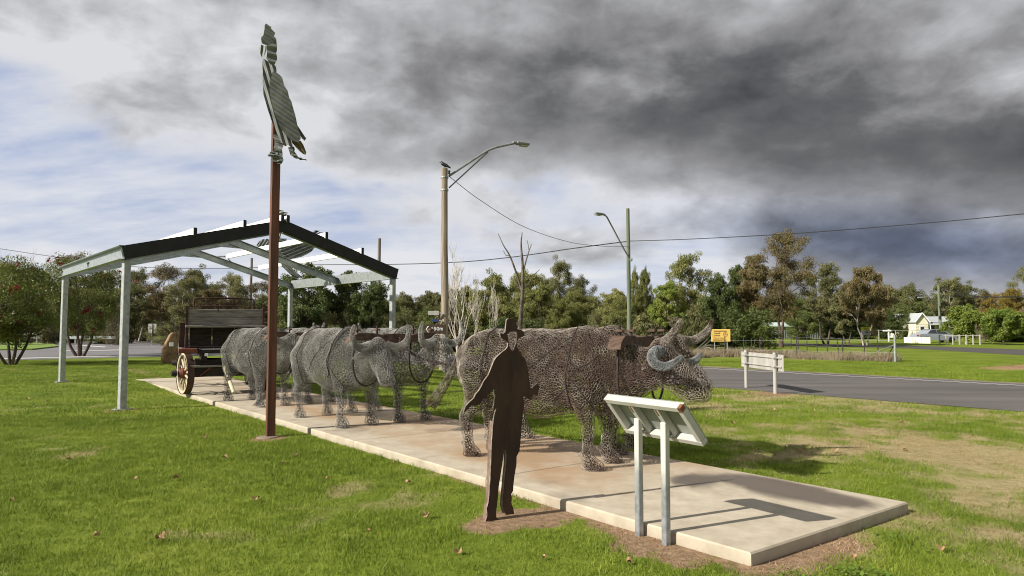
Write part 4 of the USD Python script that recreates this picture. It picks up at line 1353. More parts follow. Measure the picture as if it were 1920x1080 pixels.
# ---------------------------------------------------------------- lectern sign, seen from behind
def steel_sign(name, c1, c2):
    """White paint that has chalked to bare zinc and rusts where a mask says so."""
    N = Net()
    p = N.add("texture_coordinate", "object")
    n = N.noise(p, 9.0, 6, 0.6)
    col = N.ramp(n, [(0.3, c1), (0.7, c2)])
    return N.make(name, N.add("principled_bsdf", "BSDF", [(col, "base_color")], roughness=0.45))


def post_paint():
    N = Net()
    p = N.pos()
    z = N.add("separate_xyz", "z", [(p, "vector")])
    f = N.op("add", z, N.op("multiply", N.op("subtract", N.noise(N.add("mapping", "vector", [(p, "vector")], scale=(14, 14, 3)), 1.0, 6, 0.65), 0.5), 0.55))
    w = N.rng(f, 0.30, 0.75)
    zinc = N.ramp(N.noise(p, 18, 4), [(0.3, (0.20, 0.22, 0.24)), (0.7, (0.36, 0.38, 0.40))])
    col = N.mix(w, zinc, (0.50, 0.49, 0.46))
    m = N.rng(w, 0.0, 1.0, 0.5, 0.0)
    return N.make("flaking_white_post", N.add("principled_bsdf", "BSDF", [(col, "base_color"), (m, "metallic")], roughness=0.45))


M["sign_white"] = steel_sign("chalky_white_paint", (0.47, 0.465, 0.435), (0.38, 0.375, 0.35))
M["post_white"] = post_paint()
M["rust_spot"] = plain("rust_patch", (0.085, 0.028, 0.014), (0.20, 0.085, 0.04), scale=30, rough=0.8)
su = np.array([0.58, -0.815, 0.0]); su /= np.linalg.norm(su)
sv = np.array([-su[1], su[0], 0])                            # away from the camera
pmid = 0.5 * (G(1201, 1003) + G(1247, 1021))
TL, TR = onplane(1139, 740, pmid - sv * 0.10, sv), onplane(1283, 753, pmid - sv * 0.10, sv)
L_ = (TR - TL) @ su
TL[2] = TR[2] = 0.5 * (TL[2] + TR[2])
TILT = math.atan2(0.297, 0.257)
sd = sv * math.cos(TILT) - np.array([0, 0, 1]) * math.sin(TILT)  # down the slope
sn = np.cross(su, sd)
if sn[2] < 0:
    sn = -sn                                                 # outward, the reading side
SW = 0.395
RS = np.stack([su, sd, sn], 1)
sign = thing("lectern_sign", "white steel lectern sign seen from behind, rust at its corners, on two square posts", "sign")
o = TL
FT = 0.045


def sb(u0, u1, v0, v1, n0, n1, bev=0.003):
    c = o + su * (u0 + u1) / 2 + sd * (v0 + v1) / 2 + sn * (n0 + n1) / 2
    return box((u1 - u0, v1 - v0, n1 - n0), c, RS, bev)


part("panel", sb(0, L_, 0, SW, 0.0, 0.004, 0.001), plain("grey_panel_back", (0.22, 0.235, 0.225), (0.30, 0.315, 0.30), scale=3, rough=0.5), sign)  # darker than the bars, the ribs' shadow is put into the panel colour
part("edge_bar", sb(0, L_, 0, FT, -0.062, -0.001), M["sign_white"], sign)
part("edge_bar", sb(0, L_, SW - FT, SW, -0.062, -0.001), M["sign_white"], sign)
part("side_bar", sb(0, FT, FT + 0.001, SW - FT - 0.001, -0.060, -0.001), M["sign_white"], sign)
part("side_bar", sb(L_ - FT, L_, FT + 0.001, SW - FT - 0.001, -0.060, -0.001), M["sign_white"], sign)
for fr_ in (0.33, 0.66):
    part("rib", sb(L_ * fr_ - 0.022, L_ * fr_ + 0.022, FT + 0.001, SW - FT - 0.001, -0.058, -0.001), M["sign_white"], sign)
part("rust_corner", sb(L_ - 0.030, L_ + 0.0015, -0.0015, 0.040, -0.0635, -0.014, 0.001), M["rust_spot"], sign)
part("rust_corner", sb(-0.0015, 0.012, 0.012, 0.045, -0.0632, -0.030, 0.001), M["rust_spot"], sign)
for fr_ in (0.33, 0.66):
    part("rust_streak", sb(L_ * fr_ - 0.012, L_ * fr_ + 0.006, FT + 0.01, FT + 0.075, -0.0592, -0.050, 0.001), M["rust_spot"], sign)
for (pu, pv), fr_ in (((1201, 1003), 0.33), ((1247, 1021), 0.66)):
    fr_ = float((G(pu, pv) - o) @ su) / L_
    top = o + su * (L_ * fr_)
    b = np.array([top[0], top[1], 0]) + sv * 0.10
    rel = 0.10 / math.cos(TILT)
    ztop = (o + sd * rel)[2] - 0.065
    part("post", box((0.052, 0.052, ztop + 0.02), (b[0], b[1], ztop / 2 - 0.01), np.stack([su, sv, [0, 0, 1.0]], 1), 0.005), M["post_white"], sign)
    br = [(b[0], b[1], ztop - 0.10), (b + sv * 0.035 + [0, 0, ztop - 0.055 - b[2]]), (o + su * L_ * fr_ + sd * (SW - 0.075) - sn * 0.062)]
    part("bracket", beam(np.asarray(br[1]) + [0, 0, -0.06], br[2], 0.045, 0.02, 0.002), M["galv_dull"], sign)

# ---------------------------------------------------------------- timber pole with the corrugated iron galah
def corr(poly, ang, pitch, amp, nps=8):
    """Corrugated sheet of a given outline in its own plane: (x, y, relief)."""
    c, s = math.cos(ang), math.sin(ang)
    from shapely import affinity
    q = affinity.rotate(poly, -math.degrees(ang), origin=(0, 0))
    x0, y0, x1, y1 = q.bounds
    ys = np.arange(y0 + 1e-4, y1, pitch / nps)
    rows = []
    for y in ys:
        g = q.intersection(LineString([(x0 - 1, y), (x1 + 1, y)]))
        if g.is_empty:
            rows.append(None); continue
        bx = g.bounds
        rows.append((bx[0], bx[2], y))
    v, f = [], []
    prev = None
    K = 5
    for r in rows:
        if r is None:
            prev = None; continue
        i = len(v)
        for t in np.linspace(0, 1, K):
            x = r[0] + (r[1] - r[0]) * t
            v.append((x, r[2], amp * math.sin(2 * math.pi * r[2] / pitch)))
        if prev is not None:
            for k in range(K - 1):
                f += [(prev + k, prev + k + 1, i + k + 1), (prev + k, i + k + 1, i + k)]
        prev = i
    v = np.array(v)
    v[:, :2] = v[:, :2] @ np.array([[c, s], [-s, c]])
    return v, np.array(f)


def iron_piece(px, point, normal, ang, pitch, amp, mat, parent, name, curl=0.0):
    """A cut piece of corrugated iron in the plane (point, normal); px is its outline as the photograph shows it."""
    n = np.asarray(normal, float); n /= np.linalg.norm(n)
    a = np.cross([0, 0, 1.0], n); a /= np.linalg.norm(a)
    b = np.cross(n, a)
    P = np.array([onplane(u, v, point, n) for u, v in px]) - point
    poly = Polygon(np.column_stack([P @ a, P @ b])).buffer(0)
    if poly.geom_type != "Polygon":
        poly = max(poly.geoms, key=lambda g: g.area)
    v, f = corr(poly, ang, pitch, amp)
    w = v[:, 0] - v[:, 0].mean()
    h = v[:, 2] - curl * w * w
    V = np.asarray(point) + v[:, :1] * a + v[:, 1:2] * b + h[:, None] * n
    return part(name, (V, f), mat, parent, smooth=50)


EP = G(503, 818.5)
EPOLE = thing("timber_pole", "tall reddish square timber pole carrying a corrugated iron galah", "pole")
pz = at(516, 180, EP[1])[2]
Rp = rz(0.50)
part("post", box((0.125, 0.125, pz), (EP[0] + 0.03, EP[1], pz / 2), Rp, 0.008), M["pole_wood"], EPOLE)
part("footing", place(lathe([(0.0, 0.012), (0.15, 0.010), (0.17, -0.02)], 18), t=(EP[0], EP[1] - 0.05, 0)), plain("footing_concrete", (0.16, 0.12, 0.09), (0.25, 0.20, 0.155), scale=9, rough=0.95), EPOLE)
gp = lambda x, y: (420 + x / 3.6, 20 + y / 3.6)
galah = thing("iron_galah", "galah sculpture of corrugated iron perched on top of the timber pole", "sculpture")
ctr = np.array([EP[0] + 0.02, EP[1] - 0.10, at(515, 200, EP[1])[2]])
n_wing = np.array([0.22, -0.97, 0.06]); n_back = np.array([0.02, -0.99, 0.05])
iron_piece([gp(*q) for q in ((335, 405), (372, 425), (395, 455), (405, 500), (430, 540), (440, 585), (455, 610), (465, 650), (480, 700), (490, 745), (497, 785), (515, 840), (520, 865), (500, 886), (470, 882), (440, 865), (410, 830), (380, 790), (362, 745), (342, 690), (330, 650), (315, 590), (308, 540), (305, 500), (312, 460), (325, 425))], ctr + [0, -0.15, 0], n_wing, -0.60, 0.118, 0.024, M["corr"], galah, "wing", 0.10)
iron_piece([gp(*q) for q in ((262, 320), (300, 345), (350, 372), (354, 412), (325, 430), (312, 470), (308, 540), (320, 610), (342, 700), (378, 790), (440, 868), (468, 912), (455, 925), (430, 905), (410, 915), (380, 880), (345, 800), (325, 755), (290, 650), (268, 575), (262, 510), (256, 485), (265, 430), (262, 380))], ctr + [0, -0.05, 0], n_back, 1.87, 0.085, 0.014, M["corr"], galah, "breast")
iron_piece([gp(*q) for q in ((262, 320), (300, 345), (350, 372), (354, 412), (340, 470), (350, 560), (400, 700), (440, 868), (380, 880), (325, 755), (280, 600), (262, 500))], ctr + [0, 0.10, 0], (-0.2, -0.97, 0.05), 1.8, 0.085, 0.014, M["corr"], galah, "wing")
iron_piece([gp(*q) for q in ((250, 190), (270, 150), (275, 100), (288, 86), (296, 108), (320, 110), (316, 140), (347, 148), (335, 172), (352, 190), (360, 245), (330, 238), (300, 235), (255, 217))], ctr + [0, -0.06, 0], (0.30, -0.95, 0.10), -0.55, 0.11, 0.022, M["corr"], galah, "crest")
iron_piece([gp(*q) for q in ((285, 240), (310, 232), (345, 200), (358, 230), (358, 262), (352, 285), (358, 310), (355, 345), (336, 370), (318, 366), (298, 345), (285, 320), (292, 285), (285, 262))], ctr + [0, -0.13, 0], (0.25, -0.96, 0.05), -0.1, 0.12, 0.022, M["corr"], galah, "head")
iron_piece([gp(*q) for q in ((236, 250), (252, 230), (285, 240), (282, 280), (275, 300), (266, 340), (252, 310), (244, 280))], ctr + [0, -0.09, 0], (-0.1, -0.98, 0.1), 1.5, 0.07, 0.010, M["corr"], galah, "beak")
iron_piece([gp(*q) for q in ((490, 765), (515, 810), (540, 852), (558, 858), (545, 878), (525, 862), (512, 840))], ctr + [0.02, 0.03, 0], (0.3, -0.95, 0), -1.0, 0.05, 0.006, M["corr"], galah, "tail_feather")
iron_piece([gp(*q) for q in ((440, 868), (500, 886), (516, 876), (535, 905), (556, 955), (552, 973), (530, 965), (505, 945), (470, 905))], ctr + [0.02, 0.0, 0], (0.3, -0.95, 0), -0.9, 0.05, 0.008, M["corr_rust"], galah, "tail_feather")


def ribbon(px, y, w, mat, parent, name, amp=0.012):
    p = smoothline([at(u, v, y) for u, v in px], 6)
    k = np.arange(len(p))
    side = np.stack([np.full(len(p), 1.0), 0.3 * np.sin(k * 1.1), 0.15 * np.cos(k * 0.9)], 1) * w / 2
    p = p + np.stack([0 * k, amp * np.sin(k * 1.3), 0 * k], 1)
    v = np.stack([p - side, p + side], 1).reshape(-1, 3)
    i = np.arange(len(p) - 1)[:, None] * 2
    return part(name, (v, np.vstack([i + [0, 1, 3], i + [0, 3, 2]])), mat, parent)


ribbon([gp(350, 830), gp(362, 900), gp(352, 975), gp(345, 1020)], EP[1] - 0.12, 0.10, M["corr"], galah, "leg")
ribbon([gp(385, 890), gp(378, 960), gp(385, 1010), gp(372, 1035)], EP[1] - 0.14, 0.07, M["corr"], galah, "leg")
ribbon([gp(452, 920), gp(465, 965), gp(490, 990), gp(520, 1000), gp(543, 1008)], EP[1] - 0.10, 0.09, M["corr"], galah, "foot")
ribbon([gp(345, 945), gp(325, 965), gp(312, 985)], EP[1] - 0.15, 0.10, M["corr"], galah, "foot")

# a second galah in flight on a pole behind the shed
z3 = lambda x, y: (470 + x / 6.0, 380 + y / 6.0)
B2Y = 21.5
g2 = thing("iron_galah", "corrugated iron galah with spread wings seen through the shed frame", "sculpture")
c2 = at(525, 460, B2Y)
iron_piece([z3(*q) for q in ((65, 480), (80, 455), (100, 430), (130, 410), (165, 412), (190, 405), (215, 440), (205, 510), (190, 545), (150, 550), (110, 535), (80, 520))], c2, (-0.3, -0.95, 0), 0.9, 0.10, 0.02, M["corr"], g2, "head")
iron_piece([z3(*q) for q in ((190, 415), (300, 400), (410, 405), (380, 450), (420, 560), (450, 660), (340, 620), (250, 575), (195, 545))], c2 + [0, 0.1, 0], (0.1, -0.99, -0.1), -0.5, 0.10, 0.018, M["corr"], g2, "body")
iron_piece([z3(*q) for q in ((300, 455), (420, 430), (540, 405), (690, 470), (748, 485), (710, 515), (690, 545), (640, 578), (570, 610), (430, 640), (390, 620), (330, 540))], c2 + [0, -0.1, 0], (0.25, -0.95, -0.2), 0.42, 0.10, 0.018, M["corr"], g2, "wing")
iron_piece([z3(*q) for q in ((215, 430), (240, 330), (270, 250), (300, 200), (345, 230), (355, 300), (330, 400), (300, 440))], c2 + [0, 0.25, 0], (-0.2, -0.97, 0), 1.2, 0.10, 0.018, M["corr"], g2, "wing")
for q in (((318, 262), (326, 190), (338, 130), (346, 86)), ((336, 262), (352, 200), (372, 150), (394, 108)), ((352, 265), (368, 215), (388, 175), (408, 142)),
          ((690, 362), (715, 340), (735, 326), (750, 314)), ((715, 380), (745, 358), (775, 344), (800, 336)), ((750, 395), (775, 382), (795, 374), (816, 370))):
    ribbon([z3(*w) for w in q], B2Y + 0.15, 0.15, M["corr"], g2, "feather", 0.01)
iron_piece([z3(*q) for q in ((330, 640), (430, 700), (520, 790), (580, 835), (540, 850), (480, 842), (440, 780), (350, 720))], c2 + [0, 0.05, 0], (0.1, -0.99, 0), -0.8, 0.09, 0.015, M["corr"], g2, "tail")
b2 = at(513.5, 470, B2Y + 0.3)
single("timber_pole", box((0.16, 0.16, b2[2]), (b2[0], b2[1], b2[2] / 2), None, 0.01), M["pole_wood"], "timber pole under the flying iron galah, hidden behind the taller pole", "pole")

# fallen leaves on the lawn
def leaf_mesh(seed):
    r = np.random.default_rng(seed)
    g = np.linspace(0, 2 * np.pi, 20, endpoint=False)
    rad = 0.040 * (0.62 + 0.38 * np.abs(np.cos(g * 2.5))) * r.uniform(0.85, 1.15, 20)
    v = np.stack([rad * np.cos(g), rad * np.sin(g) * 0.8, 0.008 + 0.018 * np.cos(g * 2 + r.uniform(0, 6)) + r.uniform(0, 0.012, 20)], 1)
    v = np.vstack([v, [[0, 0, 0.004]]])
    i = np.arange(20)
    return v, np.stack([np.full(20, 20), i, (i + 1) % 20], 1)


M["leaf_brown"] = plain("dry_leaf", (0.19, 0.095, 0.045), (0.44, 0.29, 0.17), scale=9, rough=0.8)
leaf_px = [(88, 755), (128, 865), (422, 861), (250, 902), (555, 856), (22, 942), (800, 972), (766, 908), (1020, 1051), (52, 752), (385, 823), (192, 802), (1375, 796), (1540, 793), (1691, 795), (1262, 823), (1420, 846), (1566, 849), (1695, 846), (1890, 935), (1766, 1034), (688, 836), (432, 764), (403, 760), (1240, 708), (1222, 735), (1345, 737), (530, 872), (300, 1015), (140, 790), (610, 900), (480, 940), (180, 1010), (690, 1000), (860, 1040), (1600, 1050), (1450, 770), (1830, 870), (1640, 820), (1500, 850), (1180, 1060), (740, 870), (330, 900)]
for i, (u, v_) in enumerate(leaf_px):
    p = G(u, v_)
    p[2] = gz(p[0], p[1]) + 0.022
    if i < 5:
        lf = single("fallen_leaf", place(leaf_mesh(i), rz(i * 1.3), p), M["leaf_brown"], "dry brown fallen leaf curled on the mown lawn", "leaf", "fallen leaves on the lawn")
    else:
        lf = single("fallen_leaf", place(leaf_mesh(i), rz(i * 1.3) * (0.55 + 0.75 * ((i * 7) % 11) / 11), p), M["leaf_brown"], "dry brown fallen leaf curled on the mown lawn", "leaf", "fallen leaves on the lawn")

# ---------------------------------------------------------------- lamp poles, wires and a crow
M["old_pole"] = plain("bleached_pole_timber", (0.17, 0.13, 0.095), (0.36, 0.30, 0.235), scale=2, rough=0.85, bump=0.3, bscale=30, detail=7, stretch=(8, 8, 0.35))
M["green_pole"] = plain("treated_green_pole", (0.075, 0.10, 0.065), (0.17, 0.19, 0.13), scale=2, rough=0.85, detail=7, stretch=(8, 8, 0.35))
M["grey_pole"] = plain("grey_pole_timber", (0.10, 0.09, 0.075), (0.20, 0.18, 0.155), scale=2, rough=0.9, stretch=(8, 8, 0.35))
M["wire"] = plain("black_cable", (0.012, 0.012, 0.012), rough=0.7)
M["lamp"] = plain("lamp_grey", (0.15, 0.16, 0.16), (0.24, 0.25, 0.25), scale=4, rough=0.5)
M["lens"] = plain("lamp_lens", (0.45, 0.42, 0.34), rough=0.2)


def pole_mesh(base, top, r0, r1, seed=0):
    n = 14
    t = np.linspace(0, 1, n)[:, None]
    p = np.asarray(base) * (1 - t) + np.asarray(top) * t
    wob = np.stack([meshkit.noise(np.stack([t[:, 0] * 3, 0 * t[:, 0] + seed, 0 * t[:, 0]], -1)), meshkit.noise(np.stack([t[:, 0] * 3, 0 * t[:, 0] + seed + 5, 0 * t[:, 0]], -1)), 0 * t[:, 0] + 0.5], 1) - 0.5
    return tube(p + wob * 0.10 * np.sin(t * np.pi), r0 + (r1 - r0) * t[:, 0], 14)


def street_lamp(label, bx, by, ztop, r, arm_px, mat, brace=True):
    t = thing("street_lamp", label, "street lamp")
    part("pole", pole_mesh((bx, by, -0.3), (bx, by, ztop), r * 1.12, r * 0.85, 3), mat, t)
    pts = [at(u, v, y) for u, v, y in arm_px]
    part("arm", tube(smoothline(pts[:-1], 6), 0.045, 8), M["lamp"], t)
    a, b = pts[-2], pts[-1]
    d = (b - a) / np.linalg.norm(b - a)
    R = frame(d)
    hd = part("lamp_head", cat(box((0.24, 0.62, 0.13), a + d * 0.30, R, 0.04), box((0.16, 0.25, 0.10), a - d * 0.06, R, 0.03)), M["lamp"], t)
    part("lens", box((0.19, 0.38, 0.05), a + d * 0.36 - R[:, 2] * 0.085, R, 0.02), M["lens"], hd)
    return t, pts


LB = G(827, 694)
LTOP = at(833.5, 316, LB[1])
lamp1, pts1 = street_lamp("street lamp on a thick bleached timber pole with a braced arm over the road", LTOP[0], LTOP[1], LTOP[2], 0.145,
                          [(842, 330, LB[1] + 0.1), (905, 288, LB[1] + 0.9), (925, 278, LB[1] + 1.1), (940, 274, LB[1] + 1.3), (968, 268, LB[1] + 1.7), (990, 271, LB[1] + 2.0)], M["old_pole"])
part("brace", tube([at(842, 352, LB[1] + 0.1), at(915, 285, LB[1] + 1.0)], 0.03, 6), M["lamp"], lamp1)
part("arm_band", place(lathe([(0.15, -0.03), (0.155, -0.03), (0.155, 0.03), (0.15, 0.03)], 14), t=(LTOP[0], LTOP[1], LTOP[2] - 0.35)), M["galv_dull"], lamp1)
part("arm_band", place(lathe([(0.152, -0.03), (0.157, -0.03), (0.157, 0.03), (0.152, 0.03)], 14), t=(LTOP[0], LTOP[1], LTOP[2] - 0.85)), M["galv_dull"], lamp1)
part("insulator", place(lathe([(0.0, 0), (0.05, 0.01), (0.05, 0.06), (0.03, 0.08), (0.05, 0.10), (0.05, 0.15), (0.0, 0.16)], 10), t=at(842, 327, LB[1] - 0.15)), M["iron"], lamp1)
GB = G(1186, 664)
GTOP = at(1177, 391, GB[1])
lamp2, pts2 = street_lamp("street lamp on a slim green treated pole across the road", GTOP[0], GTOP[1], GTOP[2], 0.125,
                          [(1181, 487, GB[1] - 0.1), (1165, 458, GB[1] - 0.5), (1145, 420, GB[1] - 1.1), (1137, 406, GB[1] - 1.3), (1130, 402, GB[1] - 1.4), (1117, 400, GB[1] - 1.7)], M["green_pole"])
part("bracket", box((0.16, 0.30, 0.16), at(1183, 487, GB[1] - 0.1), None, 0.02), M["galv"], lamp2)
fp = at(711.5, 447, 56.0)
single("power_pole", pole_mesh((fp[0] + 0.12, fp[1], -0.3), fp, 0.16, 0.12, 8), M["grey_pole"], "slim grey timber power pole standing behind the shed's right side", "pole")
lp3 = at(472, 484, 85.0)
l3_ = thing("street_lamp", "small distant street lamp on a dark pole seen through the shed frame", "street lamp")
part("pole", pole_mesh((lp3[0], lp3[1], -0.3), lp3, 0.17, 0.14, 4), M["grey_pole"], l3_)
part("arm", tube([at(471, 505, 84.8), at(440, 497, 83), at(424, 482, 82.5)], 0.06, 6), M["lamp"], l3_)
part("lamp_head", box((0.9, 0.3, 0.16), at(415, 481, 82.3), None, 0.05), M["lamp"], l3_)
rp2 = at(1760, 534, 74.0)
l4 = thing("street_lamp", "green timber street lamp in front of the white cottage", "street lamp")
part("pole", pole_mesh((rp2[0], rp2[1], -0.3), rp2, 0.16, 0.13, 5), M["green_pole"], l4)
part("arm", tube(smoothline([at(1759, 572, 73.8), at(1745, 564, 73.2), at(1730, 558.5, 72.6)], 4), 0.045, 6), M["lamp"], l4)
part("lamp_head", box((0.7, 0.3, 0.15), at(1727, 558, 72.5), None, 0.05), M["lamp"], l4)


def wire(pts, r, label, group=None):
    single("power_line", tube(smoothline(pts, 14), r, 5), M["wire"], label, "cable", group)


gt = at(1181, 452, GB[1])
wire([at(1990, 394, 30.0), at(1750, 417, 34.0), at(1500, 437, 37.5), at(1300, 448, 40.0), gt], 0.022, "thick black power line from the green lamp pole out to the right")
wire([gt, at(1080, 465, 43.0), at(960, 482, 46.0), at(850, 492, 49.0), at(713, 496, 56.0), at(560, 497, 61.0), at(430, 503, 66.0), at(250, 500, 73.0), at(120, 484, 78.0), at(-30, 462, 82.0)], 0.030, "black power line running left from the green lamp pole behind the shed")
wire([at(841, 330, LB[1]), at(900, 375, LB[1] + 3), at(980, 424, LB[1] + 7), at(1060, 452, LB[1] + 10.5), at(1120, 461, LB[1] + 12.5), at(1179, 462, GB[1])], 0.013, "thin cable sagging from the bleached lamp pole to the green one")
for k in range(3):
    wire([at(1763, 536 + 3 * k, 74), at(1810, 552 + 2 * k, 72), at(1860, 556 + k, 70), at(1960, 553 + 2 * k, 66)], 0.02, "thin service wires above the round green trees by the cottage", "wires above the cottage garden")

# crow
cr = at(833.5, 312, LB[1])
crow = thing("crow", "black crow perched on top of the bleached lamp pole", "bird", (cr[0], cr[1], LTOP[2] + 0.0), math.radians(-14))


def crow_fn(X):
    d = cone_d(X, (-0.05, 0, 0.12), (0.08, 0, 0.19), 0.075, 0.065)
    d = smin(d, cone_d(X, (0.09, 0, 0.22), (0.13, 0, 0.26), 0.05, 0.042), 0.03)
    return smin(d, cone_d(X, (-0.10, 0, 0.10), (-0.24, 0, 0.01), 0.055, 0.022), 0.03)


M["feather"] = plain("crow_black", (0.010, 0.010, 0.012), rough=0.45)
R180 = rz(math.pi)
part("body", place(solid(crow_fn, (-0.35, -0.12, -0.06), (0.22, 0.12, 0.36), 0.012), R180), M["feather"], crow, smooth=True)
part("beak", place(cyl((0.15, 0, 0.262), (0.235, 0, 0.245), 0.018, 0.003, 8), R180), M["iron"], crow)
for s in (-1, 1):
    part("wing", place(solid(lambda X, s=s: cone_d(X, (0.05, s * 0.055, 0.17), (-0.20, s * 0.05, 0.06), 0.05, 0.02), (-0.3, -0.14, -0.02), (0.15, 0.14, 0.28), 0.014), R180), M["feather"], crow, smooth=True)
    part("leg", place(cyl((0.0, s * 0.03, 0.07), (0.01, s * 0.03, 0.0), 0.006, sides=5), R180), M["iron"], crow)

# ---------------------------------------------------------------- road signs
M["alu"] = plain("weathered_sign_back", (0.38, 0.37, 0.345), (0.28, 0.27, 0.25), scale=4, rough=0.7, detail=6, stretch=(1, 1, 0.25))
s0, s1 = G(1399.5, 727), G(1454, 738)
bd = s1 - s0; bl = np.linalg.norm(bd); bd /= bl
bn = np.array([bd[1], -bd[0], 0])
if bn[0] > 0:
    bn = -bn
rs = thing("road_sign", "white road sign by the main road seen from behind, on two pale posts", "sign")
q0 = onplane(1390, 658, s0 - bn * 0.07, bn); q1 = onplane(1469, 667, s0 - bn * 0.07, bn)
q0b = onplane(1390, 687, s0 - bn * 0.07, bn)
z1, z0 = 0.5 * (q0[2] + q1[2]), q0b[2]
Ls = np.linalg.norm((q1 - q0)[:2])
Rb = np.stack([bd, np.cross([0, 0, 1.0], bd), [0, 0, 1.0]], 1)
cc = (q0 + q1) / 2
part("board", box((Ls, 0.012, z1 - z0), (cc[0], cc[1], (z0 + z1) / 2), Rb, 0.004), M["alu"], rs)
for fr_ in (0.27, 0.80):
    part("rail", box((Ls * 0.94, 0.03, 0.035), (cc[0] + bn[0] * 0.022, cc[1] + bn[1] * 0.022, z0 + (z1 - z0) * fr_), Rb, 0.006), M["alu"], rs)
for s_ in (s0, s1):
    pp = part("post", cyl((s_[0], s_[1], -0.1), (s_[0], s_[1], z1 + 0.02), 0.048, sides=14), M["alu"], rs)
    part("cap", cyl((s_[0], s_[1], z1 + 0.015), (s_[0], s_[1], z1 + 0.045), 0.052, 0.045, 14), M["galv_dull"], pp)
    for fr_ in (0.27, 0.80):
        part("clamp", box((0.12, 0.13, 0.05), (s_[0] - bn[0] * 0.0, s_[1] - bn[1] * 0.0, z0 + (z1 - z0) * fr_), Rb, 0.01), M["alu"], pp)


def lettering(text, h, bold=False):
    m = meshkit.text_mesh(text, h, 0.006, bold)
    v = np.array(m.vertices)
    return v, np.array(m.faces), v[:, 0].max()


def sign_face(t, lines, origin, right, mat, width):
    """lines: (text, x, z, height, bold); letters stand 4 mm proud of a board whose top left corner is origin."""
    R = np.stack([right, [0, 0, 1.0], np.cross(right, [0, 0, 1.0])], 1)
    for text, x, z, h, b in lines:
        v, f, w = lettering(text, h, b)
        part("lettering", (v @ R.T + origin + right * x + np.array([0, 0, -z]) + R[:, 2] * 0.012, f), mat, t)


M["school_yellow"] = plain("school_sign_yellow", (0.80, 0.54, 0.15), (0.74, 0.49, 0.13), scale=2, rough=0.5)
M["sign_ink"] = plain("dark_sign_ink", (0.16, 0.10, 0.035), rough=0.6)
M["lime"] = plain("fluorescent_yellow", (0.66, 0.66, 0.03), rough=0.5)
M["sign_face"] = plain("white_sign_face", (0.62, 0.63, 0.63), rough=0.5)
M["black"] = plain("sign_black", (0.015, 0.015, 0.015), rough=0.5)
yb = G(1340, 663)
YY_ = yb[1]
a0, a1, ab = at(1333, 617, YY_), at(1369, 617, YY_), at(1333, 640.5, YY_)
ys = thing("school_sign", "yellow school sign on two thin posts across the road", "sign")
W_, H_ = a1[0] - a0[0], a0[2] - ab[2]
part("board", box((W_, 0.03, H_), (a0[0] + W_ / 2, YY_, a0[2] - H_ / 2), None, 0.006), M["school_yellow"], ys)
sign_face(ys, [("Gulargambone", 0.16, 0.155, 0.085, False), ("Central", 0.16, 0.29, 0.085, False), ("School", 0.16, 0.43, 0.085, False), ("Community  learning", 0.16, 0.57, 0.045, False), ("Agricultural Farm", 0.10, 0.705, 0.075, False)], a0 + [0, -0.012, 0], np.array([1.0, 0, 0]), M["sign_ink"], W_)
g_ = np.linspace(0, 2 * np.pi, 25)
part("crest", tube(np.stack([a0[0] + W_ * 0.74 + 0.125 * np.cos(g_), np.full(25, YY_ - 0.022), a0[2] - 0.32 + 0.125 * np.sin(g_)], 1), 0.010, 4, False), M["sign_ink"], ys)
part("crest_shape", tube(np.array([[a0[0] + W_ * 0.74 - 0.06, YY_ - 0.022, a0[2] - 0.38], [a0[0] + W_ * 0.74, YY_ - 0.022, a0[2] - 0.25], [a0[0] + W_ * 0.74 + 0.07, YY_ - 0.022, a0[2] - 0.36]]), 0.014, 4), M["sign_ink"], ys)
for u in (1340, 1364):
    x = at(u, 640, YY_)[0]
    part("post", box((0.05, 0.05, a0[2] - 0.05), (x, YY_ + 0.045, (a0[2] - 0.05) / 2), None, 0.004), M["galv_dull"], ys)
zy = 66.0
a0, a1, ab = at(1614, 613, zy), at(1633, 613, zy), at(1614, 628.5, zy)
W_, H_ = a1[0] - a0[0], a0[2] - ab[2]
zs = thing("speed_sign", "school zone sign reading 40 with a yellow top panel, beyond the fence", "sign")
part("board", box((W_, 0.03, H_ * 0.62), (a0[0] + W_ / 2, zy, a0[2] - H_ * 0.69), None, 0.005), M["sign_face"], zs)
part("top_panel", box((W_, 0.032, H_ * 0.37), (a0[0] + W_ / 2, zy, a0[2] - H_ * 0.185), None, 0.005), M["lime"], zs)
sign_face(zs, [("SCHOOL", 0.25, 0.14, 0.085, True), ("ZONE", 0.32, 0.265, 0.085, True), ("8-9:30", 0.05, 0.52, 0.11, True), ("2:30-4", 0.05, 0.69, 0.09, True)], a0 + [0, -0.014, 0], np.array([1.0, 0, 0]), M["black"], W_)
sign_face(zs, [("40", W_ * 0.56, 0.60, 0.19, True)], a0 + [0, -0.016, 0], np.array([1.0, 0, 0]), M["black"], W_)
part("speed_ring", tube(np.stack([a0[0] + W_ * 0.70 + 0.2 * np.cos(g_), np.full(25, zy - 0.024), a0[2] - 0.52 + 0.2 * np.sin(g_)], 1), 0.018, 4, False), M["black"], zs)
for fr_ in (0.25, 0.72):
    part("post", box((0.05, 0.05, a0[2]), (a0[0] + W_ * fr_, zy + 0.05, a0[2] / 2 - 0.02), None, 0.004), M["galv_dull"], zs)
# grey sign back on the left, beyond the junction
gy_ = 62.0
sq = at(285.5, 616, gy_)
gs = thing("road_sign", "small square grey sign back on one post beyond the side road", "sign")
part("board", box((0.74, 0.015, 0.84), sq, None, 0.004), M["alu"], gs)
part("rail", box((0.74, 0.03, 0.04), sq + [0, -0.025, 0], None, 0.004), M["galv_dull"], gs)
part("post", box((0.06, 0.06, sq[2] + 0.42), (sq[0], sq[1] - 0.05, (sq[2] + 0.42) / 2), None, 0.005), M["galv_dull"], gs)
